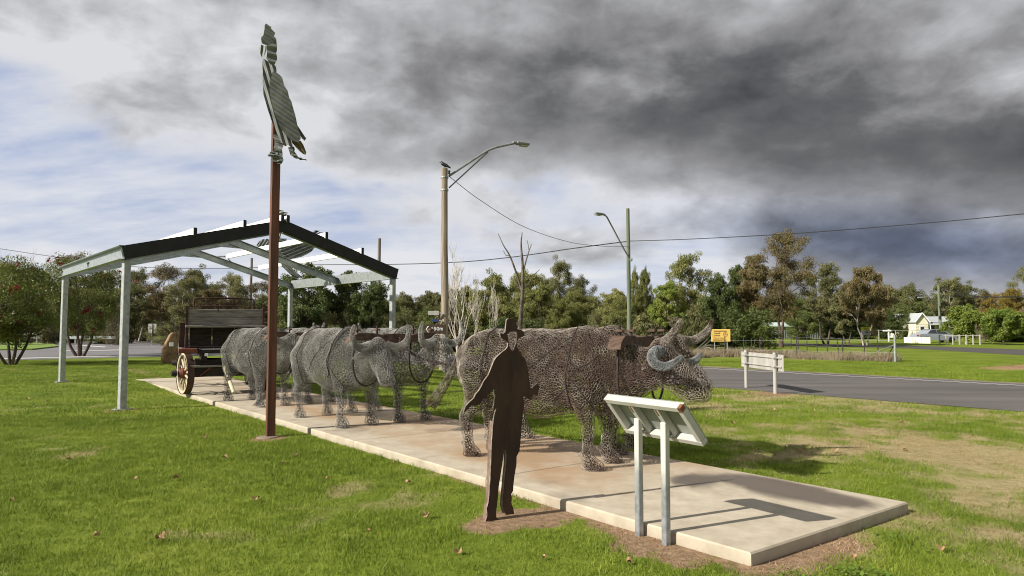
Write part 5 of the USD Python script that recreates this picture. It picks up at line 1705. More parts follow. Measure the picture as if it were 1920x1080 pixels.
# direction signs at the lamp pole
dy = LB[1] - 1.4
ds = thing("direction_sign", "brown direction sign with a white arrow beside the bleached lamp pole", "sign")
M["brown_sign"] = plain("tourist_brown", (0.05, 0.028, 0.018), rough=0.5)
a0, a1 = at(797, 608, dy), at(836, 608, dy)
b0_ = at(797, 626, dy)
Wd = a1[0] - a0[0]
part("board", box((Wd, 0.02, a0[2] - b0_[2]), ((a0[0] + a1[0]) / 2, dy, (a0[2] + b0_[2]) / 2), None, 0.004), M["brown_sign"], ds)
sign_face(ds, [("150m", 0.20, 0.22, 0.12, True)], a0 + [0, -0.006, 0], np.array([1.0, 0, 0]), M["sign_face"], Wd)
part("arrow", tube([a0 + [0.13, -0.02, -0.07], a0 + [0.05, -0.02, -0.18], a0 + [0.13, -0.02, -0.29]], 0.02, 4), M["sign_face"], ds)
for x in (a0[0] + 0.05, a1[0] - 0.05):
    part("post", box((0.05, 0.05, a0[2]), (x, dy + 0.04, a0[2] / 2), None, 0.004), M["galv_dull"], ds)
st = thing("street_name_sign", "plain grey blade sign fixed to the bleached lamp pole", "sign")
a0 = at(813, 587, LB[1] - 0.2)
part("blade", box((0.42, 0.02, 0.16), a0, None, 0.004), M["alu"], st)
part("bracket", box((0.10, 0.05, 0.06), a0 + [0.24, 0.03, 0], None, 0.004), M["galv_dull"], st)
st = thing("street_name_sign", "dark blue blade sign below the grey one on the lamp pole", "sign")
a0 = at(815, 601, LB[1] - 0.2)
part("blade", box((0.28, 0.02, 0.10), a0, None, 0.004), plain("blue_sign", (0.02, 0.04, 0.12), rough=0.5), st)
part("bracket", box((0.12, 0.05, 0.05), a0 + [0.18, 0.03, 0], None, 0.004), M["galv_dull"], st)

# ---------------------------------------------------------------- fences, guard rail
M["picket"] = plain("dark_picket_steel", (0.028, 0.026, 0.024), (0.06, 0.05, 0.045), scale=6, rough=0.7)
fence = thing("wire_fence", "farm fence of dark steel pickets and a braced galvanised corner post", "fence")
z6 = lambda x, y: (1480 + x / 8.727, 600 + y / 8.727)
pick = [((870, 308), (875, 652)), ((1215, 255), (1236, 592)), ((1443, 300), (1455, 617)), ((780, 303), (815, 608)), ((613, 283), (625, 522)), ((447, 262), (457, 530)), ((283, 250), (293, 497)), ((140, 240), (153, 487)), ((118, 262), (122, 632)), ((28, 240), (30, 470))]
tops = []
for (tx, ty), (bx, by) in pick:
    b = G(*z6(bx, by)); tp = at(*z6(tx, ty), b[1])
    part("picket", beam(b - [0, 0, 0.2], tp, 0.045, 0.045, 0.004), M["picket"], fence)
    tops.append((b, tp))
for (tu, tv, bu, bv) in ((1359, 631, 1359.5, 669), (1394, 632, 1394, 668), (1409, 634, 1409, 668), (1425, 632, 1425, 667)):
    b = G(bu, bv); tp = at(tu, tv, b[1])
    part("picket", beam(b - [0, 0, 0.2], tp, 0.045, 0.045, 0.004), M["picket"], fence)
cb = G(*z6(1735, 690)); ct = at(*z6(1722, 245), cb[1])
part("corner_post", tube([cb - [0, 0, 0.3], ct], 0.055, 12), M["galv"], fence)
sa = at(*z6(1722, 405), cb[1])
part("brace", tube([sa, G(*z6(1220, 612))], 0.028, 8), M["galv"], fence)
part("brace", tube([sa, G(*z6(1565, 648))], 0.022, 8), M["picket"], fence)
e0 = G(1359.5, 669)
for fr_ in (0.35, 0.80):
    h = (ct[2]) * fr_
    part("strand", tube([cb + [0, 0, h], G(*z6(875, 652)) + [0, 0, h * 0.92], G(*z6(122, 632)) + [0, 0, h * 0.92], e0 + [0, 0, h * 0.9]], 0.004, 3), M["galv_dull"], fence)
    part("strand", tube([cb + [0, 0, h], G(*z6(1236, 592)) + [0, 0, h * 0.92], G(*z6(457, 530)) + [0, 0, h * 0.9], G(*z6(30, 470)) + [0, 0, h * 0.9]], 0.005, 3), M["galv_dull"], fence)
M["zinc_fence"] = plain("grey_sheet_fence", (0.20, 0.215, 0.235), (0.27, 0.285, 0.305), scale=1.2, rough=0.6)
gfence = thing("sheet_fence", "long grey corrugated sheet fence under the gum trees", "fence")
f0, f1_ = G(1425, 635.5), G(1600, 634.5)
dF = (f1_ - f0); LF_ = np.linalg.norm(dF); dF /= LF_
nF = int(LF_ / 2.4)
fz = at(1500, 619.5, f0[1])[2]
for k in range(nF):
    p = f0 + dF * (k * LF_ / nF)
    xs = np.linspace(0, LF_ / nF - 0.03, 33)
    off = 0.025 * np.sign(np.sin(xs / 0.15 * np.pi)) * 0.8
    nrm = np.array([-dF[1], dF[0], 0])
    lowr = p + dF * xs[:, None] + nrm * off[:, None]
    v = np.vstack([lowr, lowr + [0, 0, fz], lowr + nrm * 0.01, lowr + nrm * 0.01 + [0, 0, fz]])
    i = np.arange(32)
    q = np.vstack([np.stack([i, i + 1, 33 + i + 1, 33 + i], 1), np.stack([66 + i, 99 + i, 99 + i + 1, 66 + i + 1], 1), np.stack([33 + i, 34 + i, 100 + i, 99 + i], 1)])
    part("sheet", (v, np.vstack([q[:, [0, 1, 2]], q[:, [0, 2, 3]]])), M["zinc_fence"], gfence)
    part("fence_post", box((0.07, 0.07, fz + 0.05), p - dF * 0.015 + [0, 0, fz / 2], None, 0.004), M["galv_dull"], gfence)
guard = thing("guard_rail", "galvanised guard rail along the far side of the junction on the left", "guard rail")
g0, g1 = at(-60, 629.5, 72.0), at(222, 634.5, 66.0)
dG = g1 - g0; dG[2] = 0; LG = np.linalg.norm(dG); dG /= LG
zt = 0.62
nG = np.array([dG[1], -dG[0], 0])
prof = [(0.0, -0.16), (0.05, -0.12), (0.05, -0.06), (0.0, -0.02), (0.0, 0.02), (0.05, 0.06), (0.05, 0.12), (0.0, 0.16)]
v = []
for (o_, z_) in prof:
    for e in (0, LG):
        v.append(g0 * [1, 1, 0] + dG * e + nG * o_ + [0, 0, zt + z_])
v = np.array(v)
i = np.arange(7) * 2
part("rail", (v, np.vstack([np.stack([i, i + 1, i + 3], 1), np.stack([i, i + 3, i + 2], 1)])), M["galv"], guard)
for k in range(int(LG / 2.0)):
    p = g0 * [1, 1, 0] + dG * (k * 2.0 + 0.5) - nG * 0.08
    part("post", box((0.10, 0.12, 0.80), p + [0, 0, 0.36], None, 0.006), M["galv_dull"], guard)
hr = thing("hand_rail", "thin white hand rail on posts at the left behind the bottlebrush", "railing")
h0, h1 = at(-60, 624, 60), at(70, 626.5, 60)
part("top_rail", tube([h0, h1], 0.045, 8), M["alu"], hr)
for k in range(5):
    p = h0 + (h1 - h0) * k / 4
    part("post", tube([(p[0], p[1], 0), p], 0.04, 8), M["alu"], hr)

# ---------------------------------------------------------------- cottage, car, low wall
M["cream_wall"] = plain("cream_weatherboard", (0.70, 0.67, 0.52), (0.62, 0.59, 0.46), scale=1.5, rough=0.8)
M["zinc_roof"] = plain("pale_zinc_roof", (0.42, 0.45, 0.47), (0.52, 0.55, 0.57), scale=0.8, rough=0.5, metal=0.3)
M["glass_dark"] = plain("dark_window", (0.03, 0.035, 0.04), rough=0.15, spec=0.6)
HB = G(1734, 634.3)
hpx = FPX / HB[1]
house = thing("cottage", "small white cottage with a zinc roof and verandah behind the street lamp", "house", (HB[0], HB[1], 0), math.radians(-6))
zc = lambda v: EYE + (HORIZON - v) / hpx
ew, ep = zc(604), zc(588)
gw = 0.85                                                   # the gable's half of the street front
DL = 9.0
M["board"] = M["cream_wall"]
# wing with its gable to the street
prof = Polygon([(0, 0), (gw * 2, 0), (gw * 2, ew), (gw, ep), (0, ew)])
v, f = extrude(prof, DL)
part("wall", (np.column_stack([v[:, 0] - 1.2, v[:, 2], v[:, 1]]), f), M["cream_wall"], house)
for k in range(int(ew / 0.22)):
    part("weatherboard", box((gw * 2 + 0.04, 0.03, 0.18), (gw - 1.2, -0.02, 0.12 + 0.22 * k), None, 0.004), M["cream_wall"], house)
for s in (-1, 1):
    a = np.array([gw - 1.2 + s * (gw + 0.22), -0.25, ew - 0.08]); b = np.array([gw - 1.2, -0.25, ep + 0.07])
    d = np.array([0, DL + 0.4, 0])
    n_ = np.cross(b - a, d); n_ = n_ / np.linalg.norm(n_) * 0.05
    if n_[2] < 0:
        n_ = -n_
    pts = np.array([a, b, b + d, a + d, a + n_, b + n_, b + d + n_, a + d + n_])
    part("roof", (pts, np.array([[0, 1, 2], [0, 2, 3], [4, 6, 5], [4, 7, 6], [0, 4, 5], [0, 5, 1], [1, 5, 6], [1, 6, 2], [3, 2, 6], [3, 6, 7], [0, 3, 7], [0, 7, 4]])), M["zinc_roof"], house)
    part("barge_board", beam(a + [0, -0.02, 0.02], b + [0, -0.02, 0.02], 0.04, 0.14), M["white_steel"], house)
w = part("window", box((0.6, 0.05, 1.0), (gw - 1.2, -0.045, 1.25), None, 0.01), M["white_steel"], house)
part("pane", box((0.48, 0.03, 0.86), (gw - 1.2, -0.065, 1.25), None), M["glass_dark"], w)
# main body, roof slope and verandah to the right
part("wall", box((8.6, 6.0, ew), (gw * 2 - 1.2 + 4.3, 4.3, ew / 2)), M["cream_wall"], house)
pts = np.array([[gw * 2 - 1.2, 0.9, ew + 0.02], [gw * 2 + 7.7, 0.9, ew + 0.02], [gw * 2 + 7.7, 4.3, ep - 0.35], [gw * 2 - 1.2, 4.3, ep - 0.35], [gw * 2 + 7.7, 7.6, ew], [gw * 2 - 1.2, 7.6, ew]])
part("roof", (pts, np.array([[0, 1, 2], [0, 2, 3], [3, 2, 4], [3, 4, 5]])), M["zinc_roof"], house)
pts = np.array([[gw * 2 - 1.2, -0.6, ew - 0.42], [gw * 2 + 6.0, -0.6, ew - 0.42], [gw * 2 + 6.0, 1.2, ew - 0.05], [gw * 2 - 1.2, 1.2, ew - 0.05]])
part("verandah_roof", (np.vstack([pts, pts + [0, 0, 0.05]]), np.array([[0, 1, 2], [0, 2, 3], [4, 6, 5], [4, 7, 6], [0, 4, 5], [0, 5, 1]])), M["zinc_roof"], house)
for k in range(5):
    x = gw * 2 - 1.1 + k * 1.75
    part("verandah_post", box((0.11, 0.11, ew - 0.43), (x, -0.5, (ew - 0.43) / 2), None, 0.01), M["white_steel"], house)
d_ = part("door", box((0.9, 0.05, 2.0), (gw * 2 + 1.2, 1.27, 1.0)), M["old_wood"], house)
for x in (gw * 2 - 0.1, gw * 2 + 3.0):
    w = part("window", box((0.95, 0.05, 1.2), (x, 1.27, 1.3)), M["white_steel"], house)
    part("pane", box((0.8, 0.03, 1.05), (x, 1.24, 1.3)), M["glass_dark"], w)
ww = thing("low_wall", "low cream sheet fence left of the car in front of the cottage", "fence")
w0, w1 = G(1695, 643), G(1745, 644)
for k in range(3):
    a, b = w0 + (w1 - w0) * (k / 3 + 0.006), w0 + (w1 - w0) * ((k + 1) / 3 - 0.006)
    part("panel", beam(a + [0, 0, 0.30], b + [0, 0, 0.30], 0.05, 0.62), M["cream_wall"], ww)
ch = thing("mesh_fence", "tall wire mesh fence on thin posts left of the cottage", "fence")
c0, c1_ = G(1617, 640), G(1742, 640)
hz = at(1660, 620, c0[1])[2]
for k in range(5):
    p = c0 + (c1_ - c0) * k / 4
    part("post", tube([p, p + [0, 0, hz]], 0.05, 8), M["alu"], ch)
part("top_rail", tube([c0 + [0, 0, hz], c1_ + [0, 0, hz]], 0.03, 6), M["alu"], ch)
gate = thing("signpost", "white post with a short cross board at the far road's edge", "post")
p = G(1666.5, 640.5)
tp = at(1667, 618, p[1])
part("post", box((0.12, 0.12, tp[2]), (p[0], p[1], tp[2] / 2), None, 0.01), M["white_steel"], gate)
part("cross_board", box((0.95, 0.05, 0.16), (p[0] - 0.2, p[1] - 0.09, tp[2] - 0.12), None, 0.01), M["white_steel"], gate)
gf_ = thing("front_fence", "low picket fence with grey posts in front of the car", "fence")
p0, p1 = G(1762, 646), G(1838, 647)
for k in range(7):
    p = p0 + (p1 - p0) * k / 6
    part("post", box((0.10, 0.10, 0.95), p + [0, 0, 0.47], None, 0.01), M["alu"], gf_)
part("rail", beam(p0 + [0, 0, 0.86], p1 + [0, 0, 0.86], 0.04, 0.05), M["alu"], gf_)

CB = G(1746, 643.5)
CB = np.array([CB[0], CB[1] + 2.0, 0])
car = thing("parked_car", "silver sedan parked beside the cottage behind the lamp pole", "car", CB, math.radians(4))
body = [(0.0, 0.42), (0.05, 0.80), (0.20, 0.90), (0.85, 0.94), (1.25, 1.30), (1.60, 1.42), (2.45, 1.42), (2.85, 1.28), (3.35, 0.94), (4.15, 0.84), (4.45, 0.72), (4.52, 0.45), (4.45, 0.30), (3.95, 0.28), (3.9, 0.5), (3.7, 0.62), (3.45, 0.62), (3.25, 0.5), (3.2, 0.26), (1.25, 0.26), (1.2, 0.5), (1.0, 0.62), (0.75, 0.62), (0.55, 0.5), (0.5, 0.28), (0.06, 0.30)]
v, f = extrude(body, 1.7)
v = np.column_stack([v[:, 0], v[:, 2], v[:, 1]])
inn = np.clip((v[:, 2] - 0.9) / 0.5, 0, 1) * 0.16
v[:, 1] = 0.85 + (v[:, 1] - 0.85) * (1 - inn / 0.85 * 1.0)
part("body", (v, f), plain("silver_car_paint", (0.36, 0.40, 0.46), (0.40, 0.44, 0.50), scale=1, rough=0.3, metal=0.5), car, smooth=20)
for q in ([(0.98, 0.97), (1.32, 1.28), (1.62, 1.37), (1.95, 1.37), (1.95, 0.97)], [(2.02, 0.97), (2.02, 1.37), (2.43, 1.37), (2.78, 1.24), (3.12, 0.97)]):
    v, f = extrude(q, 1.66)
    v = np.column_stack([v[:, 0], v[:, 2] + 0.02, v[:, 1]])
    inn = np.clip((v[:, 2] - 0.9) / 0.5, 0, 1) * 0.16
    v[:, 1] = 0.85 + (v[:, 1] - 0.85) * (1 - inn / 0.85) * 1.035
    part("window", (v, f), M["glass_dark"], car)
for x in (0.87, 3.57):
    for y, o_ in ((0.10, -1), (1.60, 1)):
        wh = part("wheel", place(lathe([(0.0, -0.10), (0.27, -0.10), (0.31, -0.07), (0.31, 0.07), (0.27, 0.10), (0.0, 0.10)], 20, "y"), t=(x, y, 0.31)), M["black"], car)
        part("rim", place(lathe([(0.0, 0.115), (0.12, 0.112), (0.19, 0.105)], 16, "y"), np.diag([1, -o_, 1.0]), (x, y, 0.31)), M["galv"], wh)
part("tail_light", box((0.05, 0.3, 0.14), (0.03, 0.25, 0.74)), plain("tail_light_red", (0.30, 0.02, 0.02), rough=0.3), car)
part("headlight", box((0.05, 0.3, 0.13), (4.42, 0.25, 0.68)), M["lens"], car)

# ---------------------------------------------------------------- trees
M["bark_brown"] = plain("brown_bark", (0.045, 0.032, 0.024), (0.12, 0.09, 0.065), scale=3, rough=0.9, detail=6)
M["bark_pale"] = plain("pale_gum_bark", (0.26, 0.22, 0.18), (0.50, 0.45, 0.38), scale=2, rough=0.8, detail=6)
M["bark_dead"] = plain("grey_dead_wood", (0.06, 0.05, 0.042), (0.16, 0.135, 0.115), scale=3, rough=0.9)
M["bark_white"] = plain("white_twigs", (0.34, 0.30, 0.26), (0.58, 0.54, 0.48), scale=3, rough=0.8)


class Branches:
    def __init__(self, seed):
        self.r = np.random.default_rng(seed)
        self.wood, self.tips = [], []

    def grow(self, p, d, L, rad, depth, spread=0.6, shrink=0.72, kids=(2, 3), bend=0.25, up=0.15, tipdepth=1, minr=0.012):
        r = self.r
        pts, q, dd = [p], np.array(p, float), np.array(d, float)
        n = 4
        for _ in range(n):
            dd = dd + r.normal(0, bend, 3) * 0.5 + np.array([0, 0, up]) * 0.4
            dd /= np.linalg.norm(dd)
            q = q + dd * L / n
            pts.append(q.copy())
        end = rad * (0.62 if depth else 0.25)
        self.wood.append(tube(pts, np.linspace(rad, max(end, minr), n + 1), 7 if rad > 0.06 else 5))
        if depth <= tipdepth:
            self.tips += [(x, depth) for x in pts[2:]]
        if depth == 0:
            return
        for k in range(r.integers(kids[0], kids[1] + 1)):
            a = r.normal(0, 1, 3); a -= dd * (a @ dd); a /= np.linalg.norm(a)
            nd = dd * math.cos(spread) + a * math.sin(spread) * r.uniform(0.7, 1.25)
            s = pts[-1] if k == 0 else pts[r.integers(2, n + 1)]
            self.grow(s, nd / np.linalg.norm(nd), L * shrink * r.uniform(0.75, 1.2), max(rad * 0.62 * r.uniform(0.8, 1.05), minr), depth - 1, spread, shrink, kids, bend, up, tipdepth, minr)


def leaves(centres, rng, per, spread, size, droop=0.0, flat=1.0, aspect=0.4):
    """Small leaf-shaped faces scattered in clumps round the given points."""
    c = np.repeat(np.asarray(centres), per, 0)
    n = len(c)
    off = rng.normal(0, 1, (n, 3)); off *= (rng.uniform(0, 1, n) ** 0.45 / (np.linalg.norm(off, axis=1) + 1e-9))[:, None]
    p = c + off * np.asarray(spread) * [1, 1, flat]
    a = rng.normal(0, 1, (n, 3)); a[:, 2] -= droop; a /= np.linalg.norm(a, axis=1, keepdims=True)
    b = np.cross(a, rng.normal(0, 1, (n, 3))); b /= np.linalg.norm(b, axis=1, keepdims=True)
    s = size * rng.uniform(0.6, 1.35, n)[:, None]
    v = np.stack([p - a * s * 0.5, p + b * s * aspect * 0.5, p + a * s * 0.5, p - b * s * aspect * 0.5], 1).reshape(-1, 3)
    k = np.arange(n)[:, None] * 4
    return v, np.vstack([k + [0, 1, 2], k + [0, 2, 3]])


KINDS = dict(
    gum=dict(base=0.30, n=34, clump=0.085, leaves=30000, size=0.145, droop=1.1, trunk=0.017, stems=2, belly=0.62, gap=0.30, aspect=0.36),
    willow=dict(base=0.06, n=60, clump=0.075, leaves=33000, size=0.155, droop=1.8, trunk=0.016, stems=3, belly=0.42, gap=0.12, aspect=0.34),
    dense=dict(base=0.05, n=64, clump=0.080, leaves=31000, size=0.165, droop=0.6, trunk=0.020, stems=2, belly=0.48, gap=0.10, aspect=0.42),
    round=dict(base=0.24, n=34, clump=0.12, leaves=22000, size=0.18, droop=0.3, trunk=0.022, stems=1, belly=0.55, gap=0.15, aspect=0.55),
    bottlebrush=dict(base=0.30, n=54, clump=0.095, leaves=36000, size=0.115, droop=0.3, trunk=0.020, stems=4, belly=0.55, gap=0.15, aspect=0.32),
    shrub=dict(base=0.04, n=16, clump=0.16, leaves=9000, size=0.13, droop=0.2, trunk=0.016, stems=4, belly=0.45, gap=0.2, aspect=0.4))


def make_tree(kind, seed, h, w):
    """Wood and crown of one tree h high and w wide: stems, limbs that reach every clump of leaves, twigs inside the clumps."""
    r = np.random.default_rng(seed * 13 + 5)
    if kind == "bare":
        B = Branches(seed)
        for k in range(4):
            B.grow((r.normal(0, 0.45), r.normal(0, 0.45), -0.1), (r.normal(0, 0.12), r.normal(0, 0.12), 1), h * 0.30, h * 0.0062, 4, 0.34, 0.76, (2, 3), 0.12, 0.5, 0, 0.008)
        wood = cat(*B.wood)
        return (wood[0] * [w / np.ptp(wood[0][:, 0]), w / np.ptp(wood[0][:, 0]), h / wood[0][:, 2].max()], wood[1]), None, None
    q = KINDS[kind]
    # clump centres inside a lumpy envelope
    c, tries = [], 0
    cr = q["clump"] * (h * 0.55 + w * 0.45)
    lob = r.uniform(0, 6.28, 4)
    while len(c) < q["n"] and tries < 9000:
        tries += 1
        t = r.uniform(0, 1)
        z = h * (q["base"] + (0.965 - q["base"]) * t) - cr * 0.3
        prof = (math.sin(math.pi * min(1, t ** (math.log(0.5) / math.log(q["belly"])) * 0.94 + 0.06)) ** 0.62) if t > 0 else 0
        a = r.uniform(0, 2 * np.pi)
        R = (w / 2 - cr * 0.7) * prof * (0.80 + 0.20 * math.sin(2 * a + lob[0] + 3 * t) + 0.14 * math.sin(3 * a + lob[1] - 5 * t))
        rad = R * (r.uniform(0, 1) ** 0.42)
        p = np.array([rad * math.cos(a), rad * math.sin(a), z])
        gapn = meshkit.noise(p[None] / (0.22 * h) + seed * 7.3)[0]
        if gapn < q["gap"]:
            continue
        if c and np.min(np.linalg.norm(np.array(c) - p, axis=1)) < cr * 0.62:
            continue
        c.append(p)
    c = np.array(c)
    wood = []
    tr = q["trunk"] * h
    ns = q["stems"]
    dirs = r.uniform(0, 6.28) + np.arange(ns) * 2 * np.pi / ns
    lab = np.argmin(np.abs((np.arctan2(c[:, 1], c[:, 0])[:, None] - dirs[None] + np.pi) % (2 * np.pi) - np.pi), axis=1) if ns > 1 else np.zeros(len(c), int)
    for s in range(ns):
        mine = c[lab == s]
        if not len(mine):
            continue
        lean = np.array([math.cos(dirs[s]), math.sin(dirs[s]), 0])
        foot = lean * tr * (1.1 if ns > 1 else 0) + [0, 0, -0.1]
        topc = mine[np.argmax(mine[:, 2])]
        fork = lean * w * (0.10 if ns > 1 else 0.0) + [0, 0, h * max(q["base"] * 0.85, 0.12)]
        mid = 0.5 * (fork + mine.mean(0)) + r.normal(0, 0.02 * h, 3)
        spine = smoothline([foot, 0.5 * (foot + fork) + r.normal(0, 0.012 * h, 3) * [1, 1, 0], fork, mid, 0.55 * mid + 0.45 * topc + r.normal(0, 0.02 * h, 3), topc], 5)
        rs_ = tr * (1.0 if ns == 1 else 0.75) * np.interp(np.linspace(0, 1, len(spine)), [0, 0.05, 0.4, 1], [1.35, 1.0, 0.72, 0.10])
        wood.append(tube(spine, np.maximum(rs_, 0.012), 9))
        for p in mine:
            # limb leaves the spine well below its clump
            d = np.linalg.norm(spine[:, :2] - p[:2], axis=1)
            zt = p[2] - 0.55 * d.min() - 0.08 * h
            k = int(np.argmin(np.abs(spine[3:, 2] - max(zt, fork[2] * 0.95)))) + 3
            k = min(k, len(spine) - 4)
            a0 = spine[k]
            m1 = a0 * 0.55 + p * 0.45 + [0, 0, 0.10 * np.linalg.norm(p - a0)] + r.normal(0, 0.03, 3) * np.linalg.norm(p - a0)
            L = np.linalg.norm(p - a0)
            if L < 0.2:
                continue
            limb = smoothline([a0, m1, p], 4)
            r0 = min(rs_[k] * 0.62, 0.018 * L + 0.012)
            wood.append(tube(limb, np.linspace(r0, 0.011, len(limb)), 6))
            for _ in range(3):
                o = p + r.normal(0, 0.5, 3) * cr
                s_ = limb[r.integers(4, len(limb))]
                wood.append(tube([s_, 0.5 * (s_ + o) + [0, 0, 0.04 * h * r.normal(0, 0.3)], o], [0.012, 0.009, 0.006], 4))
    per = int(q["leaves"] / len(c))
    sub = np.repeat(c, 5, 0) + r.normal(0, 0.48, (len(c) * 5, 3)) * cr * [1.15, 1.15, 0.95]
    crown = leaves(sub, r, max(4, per // 5), (cr * 0.72, cr * 0.72, cr * 0.6), q["size"], q["droop"], aspect=q["aspect"])
    return cat(*wood), crown, c


M["leaf_gum_brown"] = leafy("brown_gum_leaves", (0.103, 0.086, 0.033), (0.331, 0.255, 0.117), 0.25)
M["leaf_gum_olive"] = leafy("olive_gum_leaves", (0.103, 0.11, 0.039), (0.317, 0.304, 0.131), 0.28)
M["leaf_willow"] = leafy("light_willow_leaves", (0.155, 0.170, 0.045), (0.42, 0.41, 0.155), 0.42)
M["leaf_dense"] = leafy("dark_green_leaves", (0.066, 0.094, 0.025), (0.248, 0.269, 0.083), 0.28)
M["leaf_round"] = leafy("bright_green_leaves", (0.11, 0.166, 0.025), (0.373, 0.414, 0.09), 0.35)
M["leaf_ochre"] = leafy("ochre_leaves", (0.152, 0.117, 0.021), (0.373, 0.262, 0.048), 0.3)
M["leaf_brush"] = leafy("bottlebrush_leaves", (0.069, 0.091, 0.021), (0.221, 0.248, 0.055), 0.25)
M["flower_red"] = leafy("red_bottlebrush", (0.16, 0.012, 0.012), (0.36, 0.035, 0.03), 0.2)
M["leaf_scrub"] = leafy("scrub_leaves", (0.117, 0.105, 0.058), (0.345, 0.304, 0.179), 0.25)

PROTO = {}


def plant(kind, leaf, bark, seed, u, v_top, y, wpx, label, name="gum_tree", cat_="tree", group=None, v_base=None):
    """One tree: column u of the photograph, top at row v_top, distance y, crown wpx pixels wide."""
    top = at(u, v_top, y)
    h, w = top[2], wpx * y / FPX
    key = (kind, leaf, bark, seed)
    if key not in PROTO:
        wood, crown, _ = make_tree(kind, seed, h, w)
        t = thing(name, label, cat_, (top[0], y, 0), 0.0, group)
        part("trunk", wood, M[bark], t, smooth=60)
        if crown is not None:
            part("crown", crown, M[leaf], t)
        PROTO[key] = (t, h, w)
        return t
    src, h0, w0 = PROTO[key]
    return copy_of(src, (top[0], y, 0), (seed * 1.7 + u * 0.013) % 6.28, label, group, scale=(w / w0, w / w0, h / h0), cat=cat_, name=name)


# bottlebrush trees at the left
bb = thing("bottlebrush_tree", "bottlebrush tree with red flowers on a forked dark trunk at the far left", "tree", tuple(G(20, 684) * [1, 1, 0]))
wood, crown, cc_ = make_tree("bottlebrush", 3, 4.6, 6.6)
part("trunk", wood, M["bark_brown"], bb, smooth=60)
part("crown", crown, M["leaf_brush"], bb)
rb = np.random.default_rng(8)
pick_ = crown[0].reshape(-1, 4, 3).mean(1)
out_ = pick_[rb.choice(len(pick_), 110, replace=False)]
for q in out_[:60]:
    part("flower", leaves([q * 1.04], rb, 30, (0.12, 0.12, 0.15), 0.11, 0.0, aspect=0.5), M["flower_red"], bb)
bb2 = thing("bottlebrush_tree", "darker bottlebrush with red flowers behind the shed's left posts", "tree", tuple(G(150, 668) * [1, 1, 0]))
wood, crown, cc_ = make_tree("bottlebrush", 5, 5.6, 6.6)
part("trunk", wood, M["bark_brown"], bb2, smooth=60)
part("crown", crown, M["leaf_brush"], bb2)
pick_ = crown[0].reshape(-1, 4, 3).mean(1)
for q in pick_[rb.choice(len(pick_), 45, replace=False)]:
    part("flower", leaves([q * 1.04], rb, 30, (0.13, 0.13, 0.16), 0.12, 0.0, aspect=0.5), M["flower_red"], bb2)

LW = "group"
# left wood, beyond the junction
for i, (u, vt, y, w, seed) in enumerate([(130, 474, 82, 110, 11), (205, 512, 76, 120, 12), (262, 505, 80, 120, 13), (318, 497, 78, 130, 11), (375, 503, 82, 120, 12), (432, 512, 80, 110, 13), (480, 527, 84, 100, 11), (15, 500, 84, 140, 12), (-60, 490, 80, 150, 13), (75, 520, 86, 120, 11), (350, 520, 72, 130, 13), (235, 535, 70, 110, 11), (405, 540, 70, 110, 12)]):
    lab = {0: "tall gum tree rising above the bottlebrush left of the shed"}.get(i, "olive-brown gum tree in the wood beyond the side road")
    plant("gum", "leaf_gum_olive" if i % 3 else "leaf_gum_brown", "bark_pale", seed, u, vt, y, w, lab, group=None if i == 0 else "gum trees of the wood beyond the side road")
for (u, vt, y, w) in ((45, 462, 92, 60), (5, 465, 95, 60), (455, 530, 88, 60)):
    plant("bare", "", "bark_dead", 21, u, vt, y, w, "leafless grey tree showing above the left wood", name="bare_tree", group="leafless trees above the left wood")
# dense trees right of the wagon
for i, (u, vt, y, w, seed) in enumerate([(590, 497, 50, 170, 31), (655, 506, 52, 150, 32), (705, 528, 50, 120, 31), (540, 520, 56, 130, 32)]):
    plant("dense", "leaf_dense", "bark_brown", seed, u, vt, y, w, ("broad dark green tree behind the shed's right eave", "dark green tree left of the slim grey power pole", "lower dark green tree just right of the shed's far posts", "dark green tree behind the rear yoke")[i], name="evergreen_tree")
for i, (u, vt, y, w, seed) in enumerate([(760, 553, 75, 110, 41), (805, 548, 78, 110, 42), (845, 540, 72, 110, 41)]):
    plant("willow", "leaf_gum_olive", "bark_brown", seed, u, vt, y, w, "low olive tree in the gap behind the bleached lamp pole", name="bushy_tree", group="low olive trees behind the bleached lamp pole")
# centre
for i, (u, vt, y, w, seed) in enumerate([(925, 512, 60, 150, 41), (985, 508, 64, 150, 42), (1010, 530, 58, 120, 43), (1080, 545, 60, 120, 41), (880, 535, 62, 110, 43), (1055, 560, 57, 90, 42)]):
    plant("willow", "leaf_willow", "bark_brown", seed, u, vt, y, w, "yellow-green willowy tree across the road behind the lead oxen", name="willow_tree", group="willowy trees across the road")
plant("gum", "leaf_gum_olive", "bark_pale", 12, 1045, 487, 74, 100, "grey-green gum standing above the willowy trees in the centre")
plant("gum", "leaf_gum_olive", "bark_pale", 13, 1093, 518, 72, 90, "small spreading gum right of the centre willows")
plant("bare", "", "bark_white", 22, 868, 440, 40, 88, "leafless white-stemmed sapling clump right of the bleached lamp pole", name="bare_tree")
plant("bare", "", "bark_white", 23, 905, 520, 42, 60, "short pale leafless sapling behind the drover's hat", name="bare_tree")
